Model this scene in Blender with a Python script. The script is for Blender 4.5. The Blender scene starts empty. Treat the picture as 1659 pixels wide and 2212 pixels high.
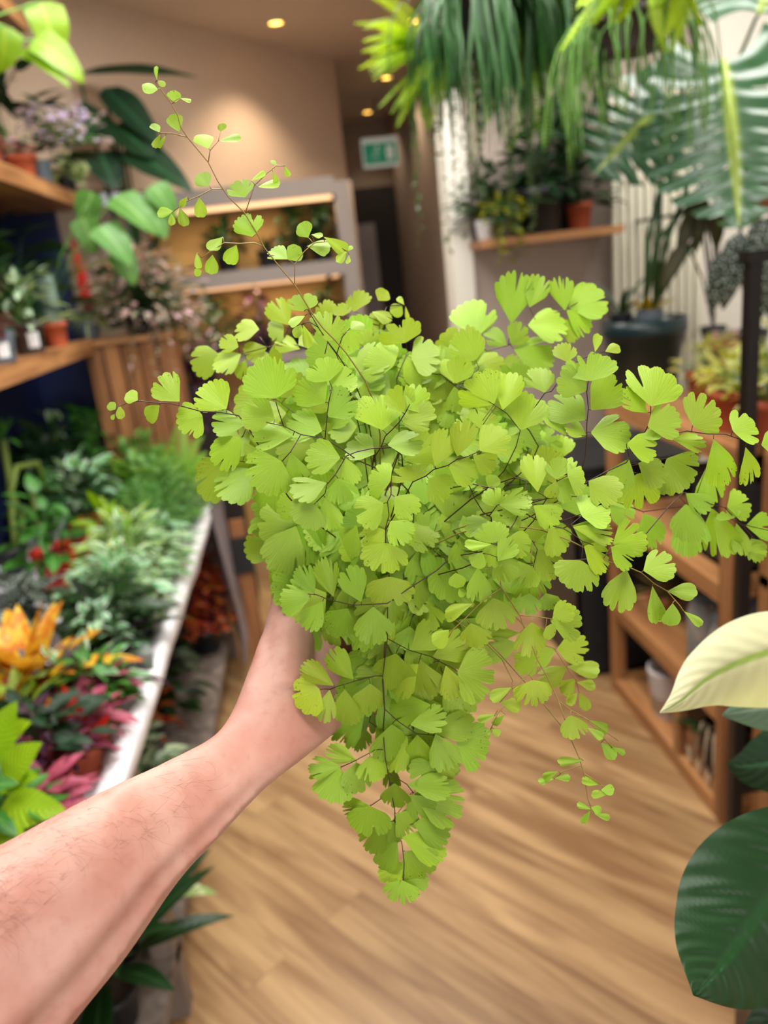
import bpy, math, random
from mathutils import Vector, Matrix, noise
random.seed(7)
SC = bpy.context.scene
COL = SC.collection
PI = math.pi
# ------------------------------------------------------------------ camera geometry (a phone held at 1.5 m, pitched down, rolled a little)
F, CX, CY = 1661.0, 829.5, 1106.0
def ray(px, py): return Vector(((px-CX)/F, -(py-CY)/F, -1.0))
_Y = ray(620, 605).normalized()
_Z = -ray(1430, 6386); _Z = (_Z - _Y*_Z.dot(_Y)).normalized()
_X = _Y.cross(_Z)
RW = Matrix((_X, _Y, _Z))
CAM = Vector((0, 0, 1.5))
def at(px, py, X=None, Y=None, Z=None, d=None):
    r = RW @ ray(px, py)
    if d is not None: k = d
    elif X is not None: k = (X-CAM.x)/r.x
    elif Y is not None: k = (Y-CAM.y)/r.y
    else: k = (Z-CAM.z)/r.z
    return CAM + r*k
VIEW = RW @ Vector((0, 0, -1)); UPV = RW @ Vector((0, 1, 0)); RTV = RW @ Vector((1, 0, 0))
def lin(h):
    h = h.lstrip('#'); o = []
    for i in (0, 2, 4):
        v = int(h[i:i+2], 16)/255
        o.append(v/12.92 if v <= .04045 else ((v+.055)/1.055)**2.4)
    return (*o, 1.0)
U = random.uniform
# ------------------------------------------------------------------ mesh builder
class MB:
    def __init__(s): s.v = []; s.f = []; s.t = []; s.u = []; s.flat = set()
    def add(s, vs, fs, tint=1.0, uv=None, flat=False):
        o = len(s.v); s.v += [tuple(p) for p in vs]
        tv = tint if isinstance(tint, (tuple, list)) else (tint, tint, tint)
        s.t += [(tv[0], tv[1], tv[2], 1.0)]*len(vs)
        s.u += [(a[0], a[1], 0.0) for a in uv] if uv else [(0., 0., 0.)]*len(vs)
        if flat: s.flat.update(range(len(s.f), len(s.f)+len(fs)))
        s.f += [tuple(o+i for i in f) for f in fs]
        return s
    def box(s, a, b, tint=1.0, rot=0, piv=None):
        x0, y0, z0 = a; x1, y1, z1 = b
        vs = [Vector(p) for p in ((x0,y0,z0),(x1,y0,z0),(x1,y1,z0),(x0,y1,z0),(x0,y0,z1),(x1,y0,z1),(x1,y1,z1),(x0,y1,z1))]
        if rot:
            p = Vector(piv) if piv else (Vector(a)+Vector(b))/2
            m = Matrix.Rotation(rot, 3, 'Z'); vs = [p+m@(v-p) for v in vs]
        return s.add(vs, [(3,2,1,0),(4,5,6,7),(0,1,5,4),(1,2,6,5),(2,3,7,6),(3,0,4,7)], tint, flat=True)
    def beam(s, p, q, w, h, tint=1.0):
        p = Vector(p); q = Vector(q); d = (q-p).normalized()
        a = d.cross(Vector((0,0,1)))
        if a.length < .01: a = Vector((1,0,0))
        a.normalize(); b = a.cross(d)
        vs = [c+a*(w/2*i)+b*(h/2*j) for c in (p, q) for i, j in ((-1,-1),(1,-1),(1,1),(-1,1))]
        return s.add(vs, [(0,1,2,3),(7,6,5,4),(0,4,5,1),(1,5,6,2),(2,6,7,3),(3,7,4,0)], tint, flat=True)
    def tube(s, pts, rad, n=6, tint=1.0, cap=True):
        pts = [Vector(p) for p in pts]; m = len(pts)
        if not isinstance(rad, (list, tuple)): rad = [rad]*m
        vs = []; uv = []; ref = None
        for i, p in enumerate(pts):
            d = (pts[min(i+1, m-1)]-pts[max(i-1, 0)])
            d = d.normalized() if d.length > 1e-9 else Vector((0,0,1))
            if ref is None: ref = d.orthogonal().normalized()
            a = (ref-d*ref.dot(d)); a = a.normalized() if a.length > 1e-6 else d.orthogonal().normalized()
            ref = a; b = d.cross(a)
            for k in range(n):
                t = 2*PI*k/n; vs.append(p+(a*math.cos(t)+b*math.sin(t))*rad[i]); uv.append((k/n, i/max(1, m-1)))
        fs = [(i*n+k, i*n+(k+1)%n, (i+1)*n+(k+1)%n, (i+1)*n+k) for i in range(m-1) for k in range(n)]
        if cap: fs += [tuple(range(n-1, -1, -1)), tuple((m-1)*n+k for k in range(n))]
        return s.add(vs, fs, tint, uv)
    def lathe(s, c, prof, n=28, tint=1.0):
        c = Vector(c); vs = []; uv = []
        for i, (r, z) in enumerate(prof):
            for k in range(n):
                t = 2*PI*k/n; vs.append(c+Vector((r*math.cos(t), r*math.sin(t), z))); uv.append((k/n, i/len(prof)))
        m = len(prof)
        fs = [(i*n+k, i*n+(k+1)%n, (i+1)*n+(k+1)%n, (i+1)*n+k) for i in range(m-1) for k in range(n)]
        return s.add(vs, fs, tint, uv)
    def ball(s, c, r, tint=1.0, n=8, m=5, sc=(1,1,1)):
        c = Vector(c); vs = []
        for i in range(m+1):
            a = PI*i/m
            for k in range(n):
                t = 2*PI*k/n; vs.append(c+Vector((r*sc[0]*math.sin(a)*math.cos(t), r*sc[1]*math.sin(a)*math.sin(t), r*sc[2]*math.cos(a))))
        return s.add(vs, [(i*n+k, (i+1)*n+k, (i+1)*n+(k+1)%n, i*n+(k+1)%n) for i in range(m) for k in range(n)], tint)
    def build(s, name, mat, parent=None, smooth=True):
        me = bpy.data.meshes.new(name)
        off = parent.matrix_basis.translation if parent is not None else Vector((0,0,0))
        if parent is not None and parent.parent is not None: off = parent.parent.matrix_basis.translation
        me.from_pydata([(p[0]-off.x, p[1]-off.y, p[2]-off.z) for p in s.v], [], s.f)
        n = len(s.v)
        a = me.attributes.new('tint', 'FLOAT_COLOR', 'POINT'); a.data.foreach_set('color', [c for t in s.t for c in t])
        a = me.attributes.new('luv', 'FLOAT_VECTOR', 'POINT'); a.data.foreach_set('vector', [c for t in s.u for c in t])
        me.polygons.foreach_set('use_smooth', [bool(smooth and i not in s.flat) for i in range(len(me.polygons))])
        me.materials.append(mat); me.update()
        o = bpy.data.objects.new(name, me); COL.objects.link(o)
        if parent is not None: o.parent = parent
        return o
def tag(o, label=None, cat=None, group=None, kind=None):
    if label: o['label'] = label
    if cat: o['category'] = cat
    if group: o['group'] = group
    if kind: o['kind'] = kind
    return o
def thing(name, label, cat, loc, group=None):
    o = bpy.data.objects.new(name, None); COL.objects.link(o); o.location = loc; o.empty_display_size = .02
    o.matrix_basis = Matrix.Translation(Vector(loc))
    return tag(o, label, cat, group)
# ------------------------------------------------------------------ materials
def newmat(name):
    m = bpy.data.materials.new(name); m.use_nodes = True; nt = m.node_tree
    nt.nodes.clear(); return m, nt, nt.nodes, nt.links
def N(nt, typ, **kw):
    n = nt.nodes.new(typ)
    for k, v in kw.items():
        if k.startswith('i_'):
            key = k[2:]; n.inputs[int(key) if key.isdigit() else key].default_value = v
        else: setattr(n, k, v)
    return n
def math_(nt, op, a, b=None, c=None):
    n = nt.nodes.new('ShaderNodeMath'); n.operation = op
    for i, x in enumerate((a, b, c)):
        if x is None: continue
        if hasattr(x, 'is_output'): nt.links.new(x, n.inputs[i])
        else: n.inputs[i].default_value = x
    return n.outputs[0]
def mixc(nt, fac, a, b, mode='MIX'):
    n = nt.nodes.new('ShaderNodeMix'); n.data_type = 'RGBA'; n.blend_type = mode
    for s, x in ((n.inputs[0], fac), (n.inputs[6], a), (n.inputs[7], b)):
        if hasattr(x, 'is_output'): nt.links.new(x, s)
        else: s.default_value = x
    return n.outputs[2]
def ramp(nt, fac, lo, hi):
    n = nt.nodes.new('ShaderNodeMapRange'); n.inputs[1].default_value = lo; n.inputs[2].default_value = hi
    n.interpolation_type = 'SMOOTHSTEP'; nt.links.new(fac, n.inputs[0]); return n.outputs[0]
def plain(name, col, rough=.6, var=.12, scale=30, metal=0, spec=.4, bump=0, emit=None, tint=True):
    m, nt, nd, lk = newmat(name)
    out = N(nt, 'ShaderNodeOutputMaterial'); b = N(nt, 'ShaderNodeBsdfPrincipled')
    co = N(nt, 'ShaderNodeTexCoord'); ns = N(nt, 'ShaderNodeTexNoise', i_Scale=scale, i_Detail=4.0)
    lk.new(co.outputs['Object'], ns.inputs['Vector'])
    c = lin(col) if isinstance(col, str) else col
    d = tuple(x*(1-var) for x in c[:3])+(1,); e = tuple(min(1, x*(1+var)) for x in c[:3])+(1,)
    cc = mixc(nt, ns.outputs['Fac'], d, e)
    if tint:
        at_ = N(nt, 'ShaderNodeAttribute', attribute_name='tint'); cc = mixc(nt, 1.0, cc, at_.outputs['Color'], 'MULTIPLY')
    lk.new(cc, b.inputs['Base Color'])
    b.inputs['Roughness'].default_value = rough; b.inputs['Metallic'].default_value = metal; b.inputs['Specular IOR Level'].default_value = spec
    if emit: b.inputs['Emission Color'].default_value = lin(emit[0]); b.inputs['Emission Strength'].default_value = emit[1]
    if bump:
        bp = N(nt, 'ShaderNodeBump', i_Strength=bump, i_Distance=.002); lk.new(ns.outputs['Fac'], bp.inputs['Height']); lk.new(bp.outputs[0], b.inputs['Normal'])
    lk.new(b.outputs[0], out.inputs[0]); return m
def leafm(name, c1, c2=None, pat='mid', rough=.42, trans=.3, spec=.45, amt=1.0):
    """leaf blade: colour 1, colour 2 laid out by the pattern (midrib, edge, blotch, stripe, fan, speck) and some light let through"""
    m, nt, nd, lk = newmat(name)
    out = N(nt, 'ShaderNodeOutputMaterial'); b = N(nt, 'ShaderNodeBsdfPrincipled'); tr = N(nt, 'ShaderNodeBsdfTranslucent'); mx = N(nt, 'ShaderNodeMixShader')
    A = lin(c1); B = lin(c2) if c2 else tuple(min(1, x*1.5) for x in A[:3])+(1,)
    luv = N(nt, 'ShaderNodeAttribute', attribute_name='luv'); sp = N(nt, 'ShaderNodeSeparateXYZ'); lk.new(luv.outputs['Vector'], sp.inputs[0])
    u, v = sp.outputs[0], sp.outputs[1]; au = math_(nt, 'ABSOLUTE', u)
    co = N(nt, 'ShaderNodeTexCoord')
    ns = N(nt, 'ShaderNodeTexNoise', i_Scale=45.0, i_Detail=3.0); lk.new(co.outputs['Object'], ns.inputs['Vector'])
    lat = math_(nt, 'SINE', math_(nt, 'MULTIPLY', math_(nt, 'SUBTRACT', v, math_(nt, 'MULTIPLY', au, .22)), 70.0))
    hgt = lat; hs = .25
    if pat == 'mid': fac = ramp(nt, au, .12, .02)
    elif pat == 'edge': fac = ramp(nt, math_(nt, 'ADD', au, math_(nt, 'MULTIPLY', math_(nt, 'SUBTRACT', ns.outputs['Fac'], .5), 1.2)), .45, .8)
    elif pat == 'center': fac = ramp(nt, math_(nt, 'ADD', au, math_(nt, 'MULTIPLY', math_(nt, 'SUBTRACT', ns.outputs['Fac'], .5), 1.0)), .62, .3)
    elif pat == 'blotch': fac = ramp(nt, ns.outputs['Fac'], .46, .54)
    elif pat == 'stripe': fac = ramp(nt, lat, -.2, .5)
    elif pat == 'speck':
        vo = N(nt, 'ShaderNodeTexVoronoi', i_Scale=140.0); lk.new(co.outputs['Object'], vo.inputs['Vector']); fac = ramp(nt, vo.outputs['Distance'], .38, .22)
    elif pat == 'fan':
        cmb = N(nt, 'ShaderNodeCombineXYZ'); lk.new(math_(nt, 'MULTIPLY', u, 40.0), cmb.inputs[0]); lk.new(math_(nt, 'MULTIPLY', v, 1.6), cmb.inputs[1])
        vn = N(nt, 'ShaderNodeTexNoise', i_Scale=1.0, i_Detail=2.0); lk.new(cmb.outputs[0], vn.inputs['Vector'])
        fac = ramp(nt, vn.outputs['Fac'], .2, .85); hgt = vn.outputs['Fac']; hs = .22
    if amt != 1.0: fac = math_(nt, 'MULTIPLY', fac, amt)
    c = mixc(nt, fac, A, B)
    big = N(nt, 'ShaderNodeTexNoise', i_Scale=14.0, i_Detail=2.0); lk.new(co.outputs['Object'], big.inputs['Vector'])
    c = mixc(nt, 1.0, c, mixc(nt, big.outputs['Fac'], (.72,.74,.7,1), (1.22,1.2,1.15,1)), 'MULTIPLY')
    if pat == 'fan':      # the little brown specks and singed rims old pinnules carry
        vo = N(nt, 'ShaderNodeTexVoronoi', i_Scale=420.0); lk.new(co.outputs['Object'], vo.inputs['Vector'])
        pn = N(nt, 'ShaderNodeTexNoise', i_Scale=26.0, i_Detail=1.0); lk.new(co.outputs['Object'], pn.inputs['Vector'])
        k = math_(nt, 'MULTIPLY', ramp(nt, vo.outputs['Distance'], .25, .12), ramp(nt, pn.outputs['Fac'], .58, .66))
        k = math_(nt, 'MULTIPLY', k, ramp(nt, v, .45, .85)); c = mixc(nt, math_(nt, 'MULTIPLY', k, .75), c, lin('#5a4a14'))
    ta = N(nt, 'ShaderNodeAttribute', attribute_name='tint'); c = mixc(nt, 1.0, c, ta.outputs['Color'], 'MULTIPLY')
    lk.new(c, b.inputs['Base Color']); b.inputs['Roughness'].default_value = rough; b.inputs['Specular IOR Level'].default_value = spec
    c2_ = mixc(nt, 1.0, c, (1.25, 1.2, .6, 1), 'MULTIPLY'); lk.new(c2_, tr.inputs[0])
    bp = N(nt, 'ShaderNodeBump', i_Strength=hs, i_Distance=.0012); lk.new(hgt, bp.inputs['Height']); lk.new(bp.outputs[0], b.inputs['Normal'])
    mx.inputs[0].default_value = trans; lk.new(b.outputs[0], mx.inputs[1]); lk.new(tr.outputs[0], mx.inputs[2]); lk.new(mx.outputs[0], out.inputs[0])
    return m
def woodm(name, c1, c2, rough=.5, axis=1, scale=1.0):
    m, nt, nd, lk = newmat(name)
    out = N(nt, 'ShaderNodeOutputMaterial'); b = N(nt, 'ShaderNodeBsdfPrincipled'); co = N(nt, 'ShaderNodeTexCoord')
    mp = N(nt, 'ShaderNodeMapping'); s = [28*scale]*3; s[axis] = 1.6*scale; mp.inputs['Scale'].default_value = s
    lk.new(co.outputs['Object'], mp.inputs[0]); ns = N(nt, 'ShaderNodeTexNoise', i_Scale=1.0, i_Detail=6.0, i_Distortion=.6); lk.new(mp.outputs[0], ns.inputs['Vector'])
    n2 = N(nt, 'ShaderNodeTexNoise', i_Scale=3.0); lk.new(co.outputs['Object'], n2.inputs['Vector'])
    c = mixc(nt, ramp(nt, ns.outputs['Fac'], .3, .72), lin(c1), lin(c2)); c = mixc(nt, 1.0, c, mixc(nt, n2.outputs['Fac'], (.75,.75,.75,1), (1.2,1.2,1.2,1)), 'MULTIPLY')
    ta = N(nt, 'ShaderNodeAttribute', attribute_name='tint'); c = mixc(nt, 1.0, c, ta.outputs['Color'], 'MULTIPLY')
    lk.new(c, b.inputs['Base Color']); b.inputs['Roughness'].default_value = rough
    bp = N(nt, 'ShaderNodeBump', i_Strength=.2, i_Distance=.002); lk.new(ns.outputs['Fac'], bp.inputs['Height']); lk.new(bp.outputs[0], b.inputs['Normal'])
    lk.new(b.outputs[0], out.inputs[0]); return m
# ------------------------------------------------------------------ leaves
PROF = {
 'lance': lambda t: math.sin(PI*min(1, t**.8))**.9,
 'ovate': lambda t: (math.sin(PI*t**.62)**.8)*(1-.12*t),
 'heart': lambda t: min(1, (t+.02)*9)**.5*math.cos(PI/2*t**1.25)**.75,
 'strap': lambda t: min(1, t*6+.35)*(1-t**5),
 'grass': lambda t: (1-t)**.55*(.55+.45*min(1, t*5)),
 'round': lambda t: max(0, 1-(2*t-1)**2)**.5,
}
def leaf(mb, p, d, nr, L, W, prof='ovate', droop=.6, fold=.15, tint=1.0, nl=8, cols=(-1, -.5, 0, .5, 1), wave=0.0, twist=0.0):
    p = Vector(p); d = Vector(d).normalized(); nr = Vector(nr)
    sd = d.cross(nr)
    if sd.length < 1e-4: sd = d.orthogonal()
    sd.normalize(); nr = sd.cross(d).normalized(); fn = PROF[prof] if isinstance(prof, str) else prof
    vs = []; uv = []; c = p.copy(); ph = U(0, 6)
    for i in range(nl+1):
        t = i/nl; a = droop*t; dd = d*math.cos(a)-nr*math.sin(a); nn = nr*math.cos(a)+d*math.sin(a)
        if i: c = c+dd*(L/nl)
        w = W/2*fn(t); s2 = sd*math.cos(twist*t)+nn*math.sin(twist*t); n2 = nn*math.cos(twist*t)-sd*math.sin(twist*t)
        for x in cols:
            vs.append(c+s2*(x*w)+n2*(fold*abs(x)*w+wave*W*abs(x)*math.sin(ph+t*14+(2 if x > 0 else 0)))); uv.append((x, t))
    m = len(cols)
    mb.add(vs, [(i*m+k, i*m+k+1, (i+1)*m+k+1, (i+1)*m+k) for i in range(nl) for k in range(m-1)], tint, uv)
def arc(p, d, L, droop, n=7):
    p = Vector(p); d = Vector(d).normalized(); pts = [p.copy()]; dn = Vector((0,0,-1))
    for i in range(n):
        a = (d+dn*(droop*(i+1)/n)).normalized(); p = p+a*(L/n); pts.append(p.copy())
    return pts
def tv(a=.14): 
    k = U(1-a, 1+a); return (k*U(.94, 1.06), k, k*U(.9, 1.1))
def rdir(e0, e1):
    a = U(0, 2*PI); e = U(e0, e1); return Vector((math.cos(a)*math.cos(e), math.sin(a)*math.cos(e), math.sin(e)))
UP = Vector((0,0,1))
def f_bush(fo, st, c, r=.07, h=.1, n=40, L=.04, W=.025, prof='ovate', droop=.5, fold=.15, bias=(0,0,0), stem=.0012, up=.5, wave=0):
    c = Vector(c)
    for i in range(n):
        d = rdir(-.1, 1.45); q = c+Vector((d.x*r, d.y*r, .01+max(0, d.z)*h))*U(.55, 1)+Vector(bias)*U(0, 1)
        ld = Vector((d.x, d.y, U(-.3, .6))).normalized()
        if st is not None and i % 2 == 0: st.tube([c+Vector((d.x*.15*r, d.y*.15*r, -.01)), (c+q)/2+Vector((0,0,.12*h)), q], stem, 4)
        s = U(.7, 1.15); leaf(fo, q, ld, UP*up+Vector((ld.x, ld.y, 0))*-.3+rdir(0, 1)*.25, L*s, W*s, prof, droop*U(.5, 1.4), fold, tv(), 6, (-1, 0, 1) if W < .03 else (-1, -.5, 0, .5, 1), wave)
def f_rosette(fo, st, c, n=14, L=.14, W=.035, prof='lance', e0=.35, e1=1.3, droop=.9, fold=.2, stem=0, wave=0, tw=0):
    c = Vector(c)
    for i in range(n):
        a = 2.4*i+U(-.3, .3); e = e0+(e1-e0)*i/n+U(-.1, .1); s = U(.75, 1.1)*(1-.25*i/n)
        d = Vector((math.cos(a)*math.cos(e), math.sin(a)*math.cos(e), math.sin(e))); p = c+Vector((d.x, d.y, 0))*.008
        if stem:
            q = p+d*stem*U(.6, 1.15); st.tube([p-Vector((0,0,.02)), (p+q)/2+UP*.01, q], .0022, 5); p = q
        nr = UP*math.cos(e)-Vector((math.cos(a), math.sin(a), 0))*math.sin(e)
        leaf(fo, p, d, nr, L*s, W*s, prof, droop*U(.6, 1.3), fold, tv(), 9, (-1, -.5, 0, .5, 1), wave, U(-tw, tw))
def f_fern(fo, st, c, n=16, L=.22, W=.06, e0=.2, e1=1.3, droop=1.3, pn=22, dirs=None, pw=.24):
    c = Vector(c)
    for i in range(n):
        d = dirs[i % len(dirs)]+rdir(-.5, .5)*.25 if dirs else rdir(e0, e1)
        pts = arc(c, d, L*U(.7, 1.1), droop*U(.6, 1.2), 12); st.tube(pts, [.0012*(1-.7*k/12) for k in range(13)], 4)
        t0 = tv(.2)
        for k in range(1, pn):
            t = k/pn; x = t*12; j = min(11, int(x)); q = pts[j].lerp(pts[j+1], x-j); td = (pts[j+1]-pts[j]).normalized()
            sd = td.cross(UP); sd = sd.normalized() if sd.length > .05 else td.orthogonal().normalized(); nn = sd.cross(td)
            w = W*math.sin(PI*(t*.82+.16))**.8
            for s in (-1, 1): leaf(fo, q, sd*s+td*.35, nn, w, W*pw, 'lance', .4, .1, t0, 3, (-1, 0, 1))
def f_trail(fo, st, c, r=.06, n=30, L=.4, kind='strap', W=.012, ln=.03, seg=10, out=.5, dens=10, jitter=.012):
    c = Vector(c)
    for i in range(n):
        a = U(0, 2*PI); d = Vector((math.cos(a), math.sin(a), U(.1, .9))); p = c+Vector((d.x, d.y, 0))*r*U(.2, 1)
        LL = L*U(.55, 1.1); pts = [p]; v = d*out*.16*LL
        for k in range(seg):
            v = v+Vector((U(-1, 1)*jitter, U(-1, 1)*jitter, -LL/seg*(.5+.1*k))); v = v.normalized()*(LL/seg); p = p+v; pts.append(p)
        if kind == 'stem': st.tube(pts, [W/2*(1-.5*k/seg) for k in range(seg+1)], 5, tv(.25))
        elif kind == 'strap':
            m = 3; vs = []; uv = []; sd = Vector((-math.sin(a), math.cos(a), 0)); ou = Vector((math.cos(a), math.sin(a), 0))
            for k, q in enumerate(pts):
                w = W/2*min(1, .5+k*.3)*(1-(k/seg)**4*.9)
                vs += [q-sd*w+ou*w*.4, q, q+sd*w+ou*w*.4]; uv += [(-1, k/seg), (0, k/seg), (1, k/seg)]
            fo.add(vs, [(k*3+x, k*3+x+1, k*3+x+4, k*3+x+3) for k in range(seg) for x in (0, 1)], tv(.25), uv)
        else:
            st.tube(pts, .0009, 4)
            for k in range(dens):
                t = (k+.5)/dens*seg; j = min(seg-1, int(t)); q = pts[j].lerp(pts[j+1], t-j); ld = rdir(-.6, .5)
                leaf(fo, q, ld, UP+rdir(-1, 1)*.4, ln*U(.7, 1.2), W, kind, .5, .1, tv(), 4, (-1, 0, 1))
# ------------------------------------------------------------------ pots and plants
def pot_mesh(c, r, h, rim=True, n=28, taper=.76):
    m = MB(); R0 = r*taper
    if rim: pr = [(0, 0), (R0*.96, 0), (R0, .004), (r*.95, h*.8), (r, h*.8), (r*1.03, h*.82), (r*1.03, h), (r*.95, h), (r*.92, h*.84), (r*.9, h*.6)]
    else: pr = [(0, 0), (R0*.96, 0), (R0, .004), (r, h*.98), (r, h), (r*.94, h), (r*.9, h*.6)]
    m.lathe(c, pr, n); return m
def keep_in(v, b):
    """leaves press against the wall behind a plant instead of growing through it"""
    x, y, z = v
    if b.x < -.5 and b.y < 3.65: x = max(x, -1.135+.004*math.sin(40*y+30*z))
    if b.x > .7 and b.y > 3: y = min(y, 3.285+.004*math.sin(40*x+30*z))
    if abs(b.y-4.36) < .01: y = min(y, 4.49+.004*math.sin(40*x+30*z)); x = min(x, .29)
    return (x, y, z)
def plant(name, label, base, pot, make, fmat, smat, group=None, cat='plant', tagm=None, soil=True, fname='foliage'):
    """pot = (radius, height, material, rim) or None; make(fo, st, top) fills foliage and stems"""
    base = Vector(base); t = thing(name, label, cat, base, group); top = base.copy()
    if pot:
        r, h, pm, rim = pot; po = pot_mesh(base, r, h, rim).build('pot', pm, t); top = base+UP*h*.88
        if soil: MB().lathe(base+UP*h*.8, [(r*.93, 0), (r*.5, .006), (0, .008)], 20).build('soil', M['soil'], t)
        if tagm:
            d = Vector((-base.x, -base.y, 0)).normalized() if tagm is True else Vector(tagm); sd = d.cross(UP); q = MB(); vs = []; uv = []
            for i in range(7):
                a = (i-3)*.13
                for z in (h*.2, h*.68):
                    rr = r*(.76+.22*z/h)+.0012; vs.append(base+(d*math.cos(a)+sd*math.sin(a))*rr+UP*z); uv.append((i/6, z/h))
            q.add(vs, [(2*i, 2*i+2, 2*i+3, 2*i+1) for i in range(6)], 1, uv).build('paper_label', M['paper'], po)['label'] = 'white paper label'
    fo, st = MB(), MB(); make(fo, st, top)
    for mb in (fo, st): mb.v = [keep_in(v, base) for v in mb.v]
    if fo.v: fo.build(fname, fmat, t)
    if st.v: st.build('stems', smat, t)
    return t
M = {}
M['soil'] = plain('soil', '#3a2b22', .95, .5, 160, bump=.6)
M['paper'] = plain('white paper', '#e8e8ee', .6, .05)
M['terra'] = plain('terracotta', '#b5593a', .75, .12, 40, bump=.1)
M['terra2'] = plain('brown terracotta', '#9c4a30', .75, .12, 40)
M['redgloss'] = plain('red plastic', '#c42a1c', .28, .06, 20)
M['blackpot'] = plain('black plastic', '#1d1f22', .45, .1, 30)
M['greypot'] = plain('grey plastic', '#5d6872', .45, .1, 30)
M['brownpot'] = plain('dark taupe plastic', '#4a4340', .5, .1, 30)
M['tealpot'] = plain('dark teal glaze', '#13292c', .35, .12, 20)
M['whitepot'] = plain('white plastic', '#d6d2d4', .4, .05, 30)
M['stemg'] = plain('green stem', '#5f8a3a', .5, .2, 60)
M['stemd'] = plain('dark green stem', '#2c4a26', .45, .2, 60)
M['stemb'] = plain('brown stem', '#4d3426', .6, .2, 60)
M['stemr'] = plain('red stem', '#7a2630', .5, .2, 60)
M['wire'] = plain('dark wiry stem', '#3a2117', .35, .25, 90)
M['wirel'] = plain('green wiry stem', '#8f7a3c', .4, .2, 90)
M['oak'] = woodm('oak', '#8a5a34', '#c08a58', .5, 1)
M['oakx'] = woodm('oak across', '#8a5a34', '#c08a58', .5, 0)
M['oakz'] = woodm('oak upright', '#7d4f2e', '#b37f50', .5, 2)
M['crate'] = woodm('crate wood', '#77492a', '#b07a4a', .7, 2)
M['greywood'] = woodm('weathered wood', '#5f534c', '#8b7c72', .7, 2)
M['blackmetal'] = plain('black metal', '#1b1818', .35, .1, 30, metal=.4)
M['white'] = plain('white plastic sheet', '#eceaf0', .35, .05, 12)
# ------------------------------------------------------------------ the maidenhair fern: pinnules traced as base x,y / outer edge x,y / width, each at its own depth
CROP = {'B': (300, 0, 600/1659), 'A1': (220, 580, 620/1659), 'Z1': (380, 580, 340/1659), 'Z2': (680, 580, 340/1659), 'Z3': (960, 580, 400/1659),
        'Z4': (1280, 780, 379/1659), 'Z5': (420, 880, 360/1659), 'Z6': (720, 860, 360/1659), 'Z7': (1000, 900, 360/1659), 'Z8': (880, 1180, 420/1659),
        'L1': (520, 1050, 540/1659), 'L2': (580, 1400, 520/1659), 'L3': (900, 1050, 660/1659), 'P': (1100, 580, 559/1659)}
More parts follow.
